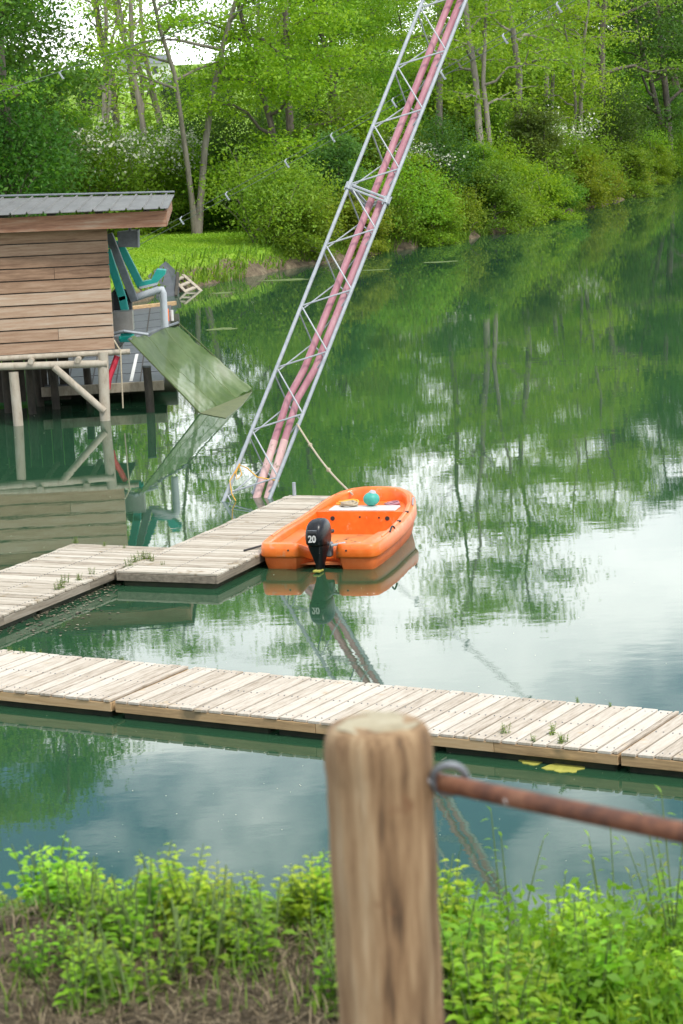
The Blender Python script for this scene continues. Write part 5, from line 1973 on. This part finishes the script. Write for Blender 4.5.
# small weeds on the docks
for px, py, s in ((75, 542, .6), (104, 546, .5), (124, 548, .4), (128, 566, .7), (136, 562, .8), (142, 559, .9), (148, 559, .7), (152, 561, .6), (60, 588, .9), (66, 583, .8), (78, 580, .7), (92, 574, .6), (57, 590, .6), (163, 565, .4)):
    p_ = on_z(px, py, DZ)
    t = thing('dock_weed', p_ - Vector((0, 0, .01)), 'small green weed growing out of the grey docks', 'plant', 'weeds growing on the docks', wr.uniform(0, 6), s * 1.3)
    ms = wr.choice(W['low'])
    link_mesh('stems', ms[0], t)
    link_mesh('foliage', ms[1], t, (.15, .22, .02))
for px, py, s in ((505, 733, .9), (553, 734, .9), (560, 743, .8), (533, 741, .6), (565, 742, .7), (22, 653, .6), (10, 651, .5), (40, 652, .4), (577, 702, .5), (122, 660, .5), (610, 706, .4)):
    p_ = on_z(px, py, DZ)
    t = thing('walkway_weed', p_ - Vector((0, 0, .01)), 'tiny green weed sprouting from the bleached walkway', 'plant', 'weeds growing on the walkway', wr.uniform(0, 6), s)
    ms = wr.choice(W['low'])
    link_mesh('stems', ms[0], t)
    link_mesh('foliage', ms[1], t, (.17, .27, .02))

# grass fringe hanging over the far water edge (stuff)
rng = np.random.default_rng(91)
sp_ = np.array([(-8.3, 64), (-6.4, 73), (-4.4, 78.5), (-1.4, 84.6), (2.7, 91), (5.5, 94.8), (10.4, 108), (14.2, 117.6), (21.6, 147), (30, 176)])
seg = np.hypot(*np.diff(sp_, axis=0).T)
cum = np.concatenate([[0], np.cumsum(seg)])
n = 26000
tq = rng.uniform(0, cum[-1], n)
xq, yq = np.interp(tq, cum, sp_[:, 0]), np.interp(tq, cum, sp_[:, 1])
ang_ = np.arctan2(np.interp(tq + .5, cum, sp_[:, 1]) - np.interp(tq - .5, cum, sp_[:, 1]), np.interp(tq + .5, cum, sp_[:, 0]) - np.interp(tq - .5, cum, sp_[:, 0]))
offq = np.abs(rng.normal(size=n)) * .55 + .05 + .3 * wob(xq, yq, .9)
dens = wob(xq, yq, .45, 3.0)
keep = rng.random(n) < np.clip(.55 + .6 * dens, .12, 1) * np.where(yq < 86, .35, 1)
xq, yq, ang_, offq = (a_[keep] for a_ in (xq, yq, ang_, offq))
n = len(xq)
xq, yq = xq - np.sin(ang_) * offq, yq + np.cos(ang_) * offq
zq = np.maximum(ground_z(xq, yq), 0.0)
hq = rng.uniform(.15, .55, n)
outw = np.stack([np.sin(ang_), -np.cos(ang_)], -1) * rng.uniform(.1, .9, n)[:, None] + rng.normal(size=(n, 2)) * .3
azq = rng.uniform(0, 6.28, n)
sq = np.stack([np.cos(azq), np.sin(azq), np.zeros(n)], -1) * .022
cq = np.stack([xq, yq, zq - .03], -1)
mid = cq + np.stack([outw[:, 0] * hq * .35, outw[:, 1] * hq * .35, hq * .75], -1)
tipq = cq + np.stack([outw[:, 0] * hq * 1.1, outw[:, 1] * hq * 1.1, hq * rng.uniform(.35, .95, n)], -1)
V = np.empty((n, 6, 3))
V[:, 0], V[:, 1], V[:, 2], V[:, 3], V[:, 4], V[:, 5] = cq - sq, cq + sq, mid + sq, mid - sq, tipq + sq * .2, tipq - sq * .2
b_ = np.arange(n)[:, None] * 6
tag(link_mesh('grass', np_mesh('grass', V.reshape(-1, 3), np.concatenate([b_ + np.array([0, 1, 2, 3]), b_ + np.array([3, 2, 4, 5])]), M['grass'], np.repeat(rng.random(n), 6)), color=(.17, .29, .04)),
    'long grass hanging over the far water edge', 'grass', kind='stuff')

# pale seeds and specks adrift on the water (stuff)
rng = np.random.default_rng(33)
sp = []
while len(sp) < 420:
    p_ = on_z(rng.uniform(-20, 700), 250 + 620 * rng.random() ** 1.3)
    if lake_dist(np.array([p_.x]), np.array([p_.y]))[0] < -.3:
        sp.append((p_.x, p_.y, .005))
sp = np.array(sp)
v, f, tn = leaf_quads(rng, sp, rng.uniform(.008, .022, len(sp)) * np.clip(sp[:, 1] / 30, .7, 2.0), rng.random(len(sp)), up=.98, ratio=.8)
v[:, 2] = np.clip(v[:, 2], .003, .015)
tag(link_mesh('floating_specks', np_mesh('floating_specks', v, f, M['petal_white'], tn)), 'pale seeds and specks adrift on the water', 'specks', kind='stuff')
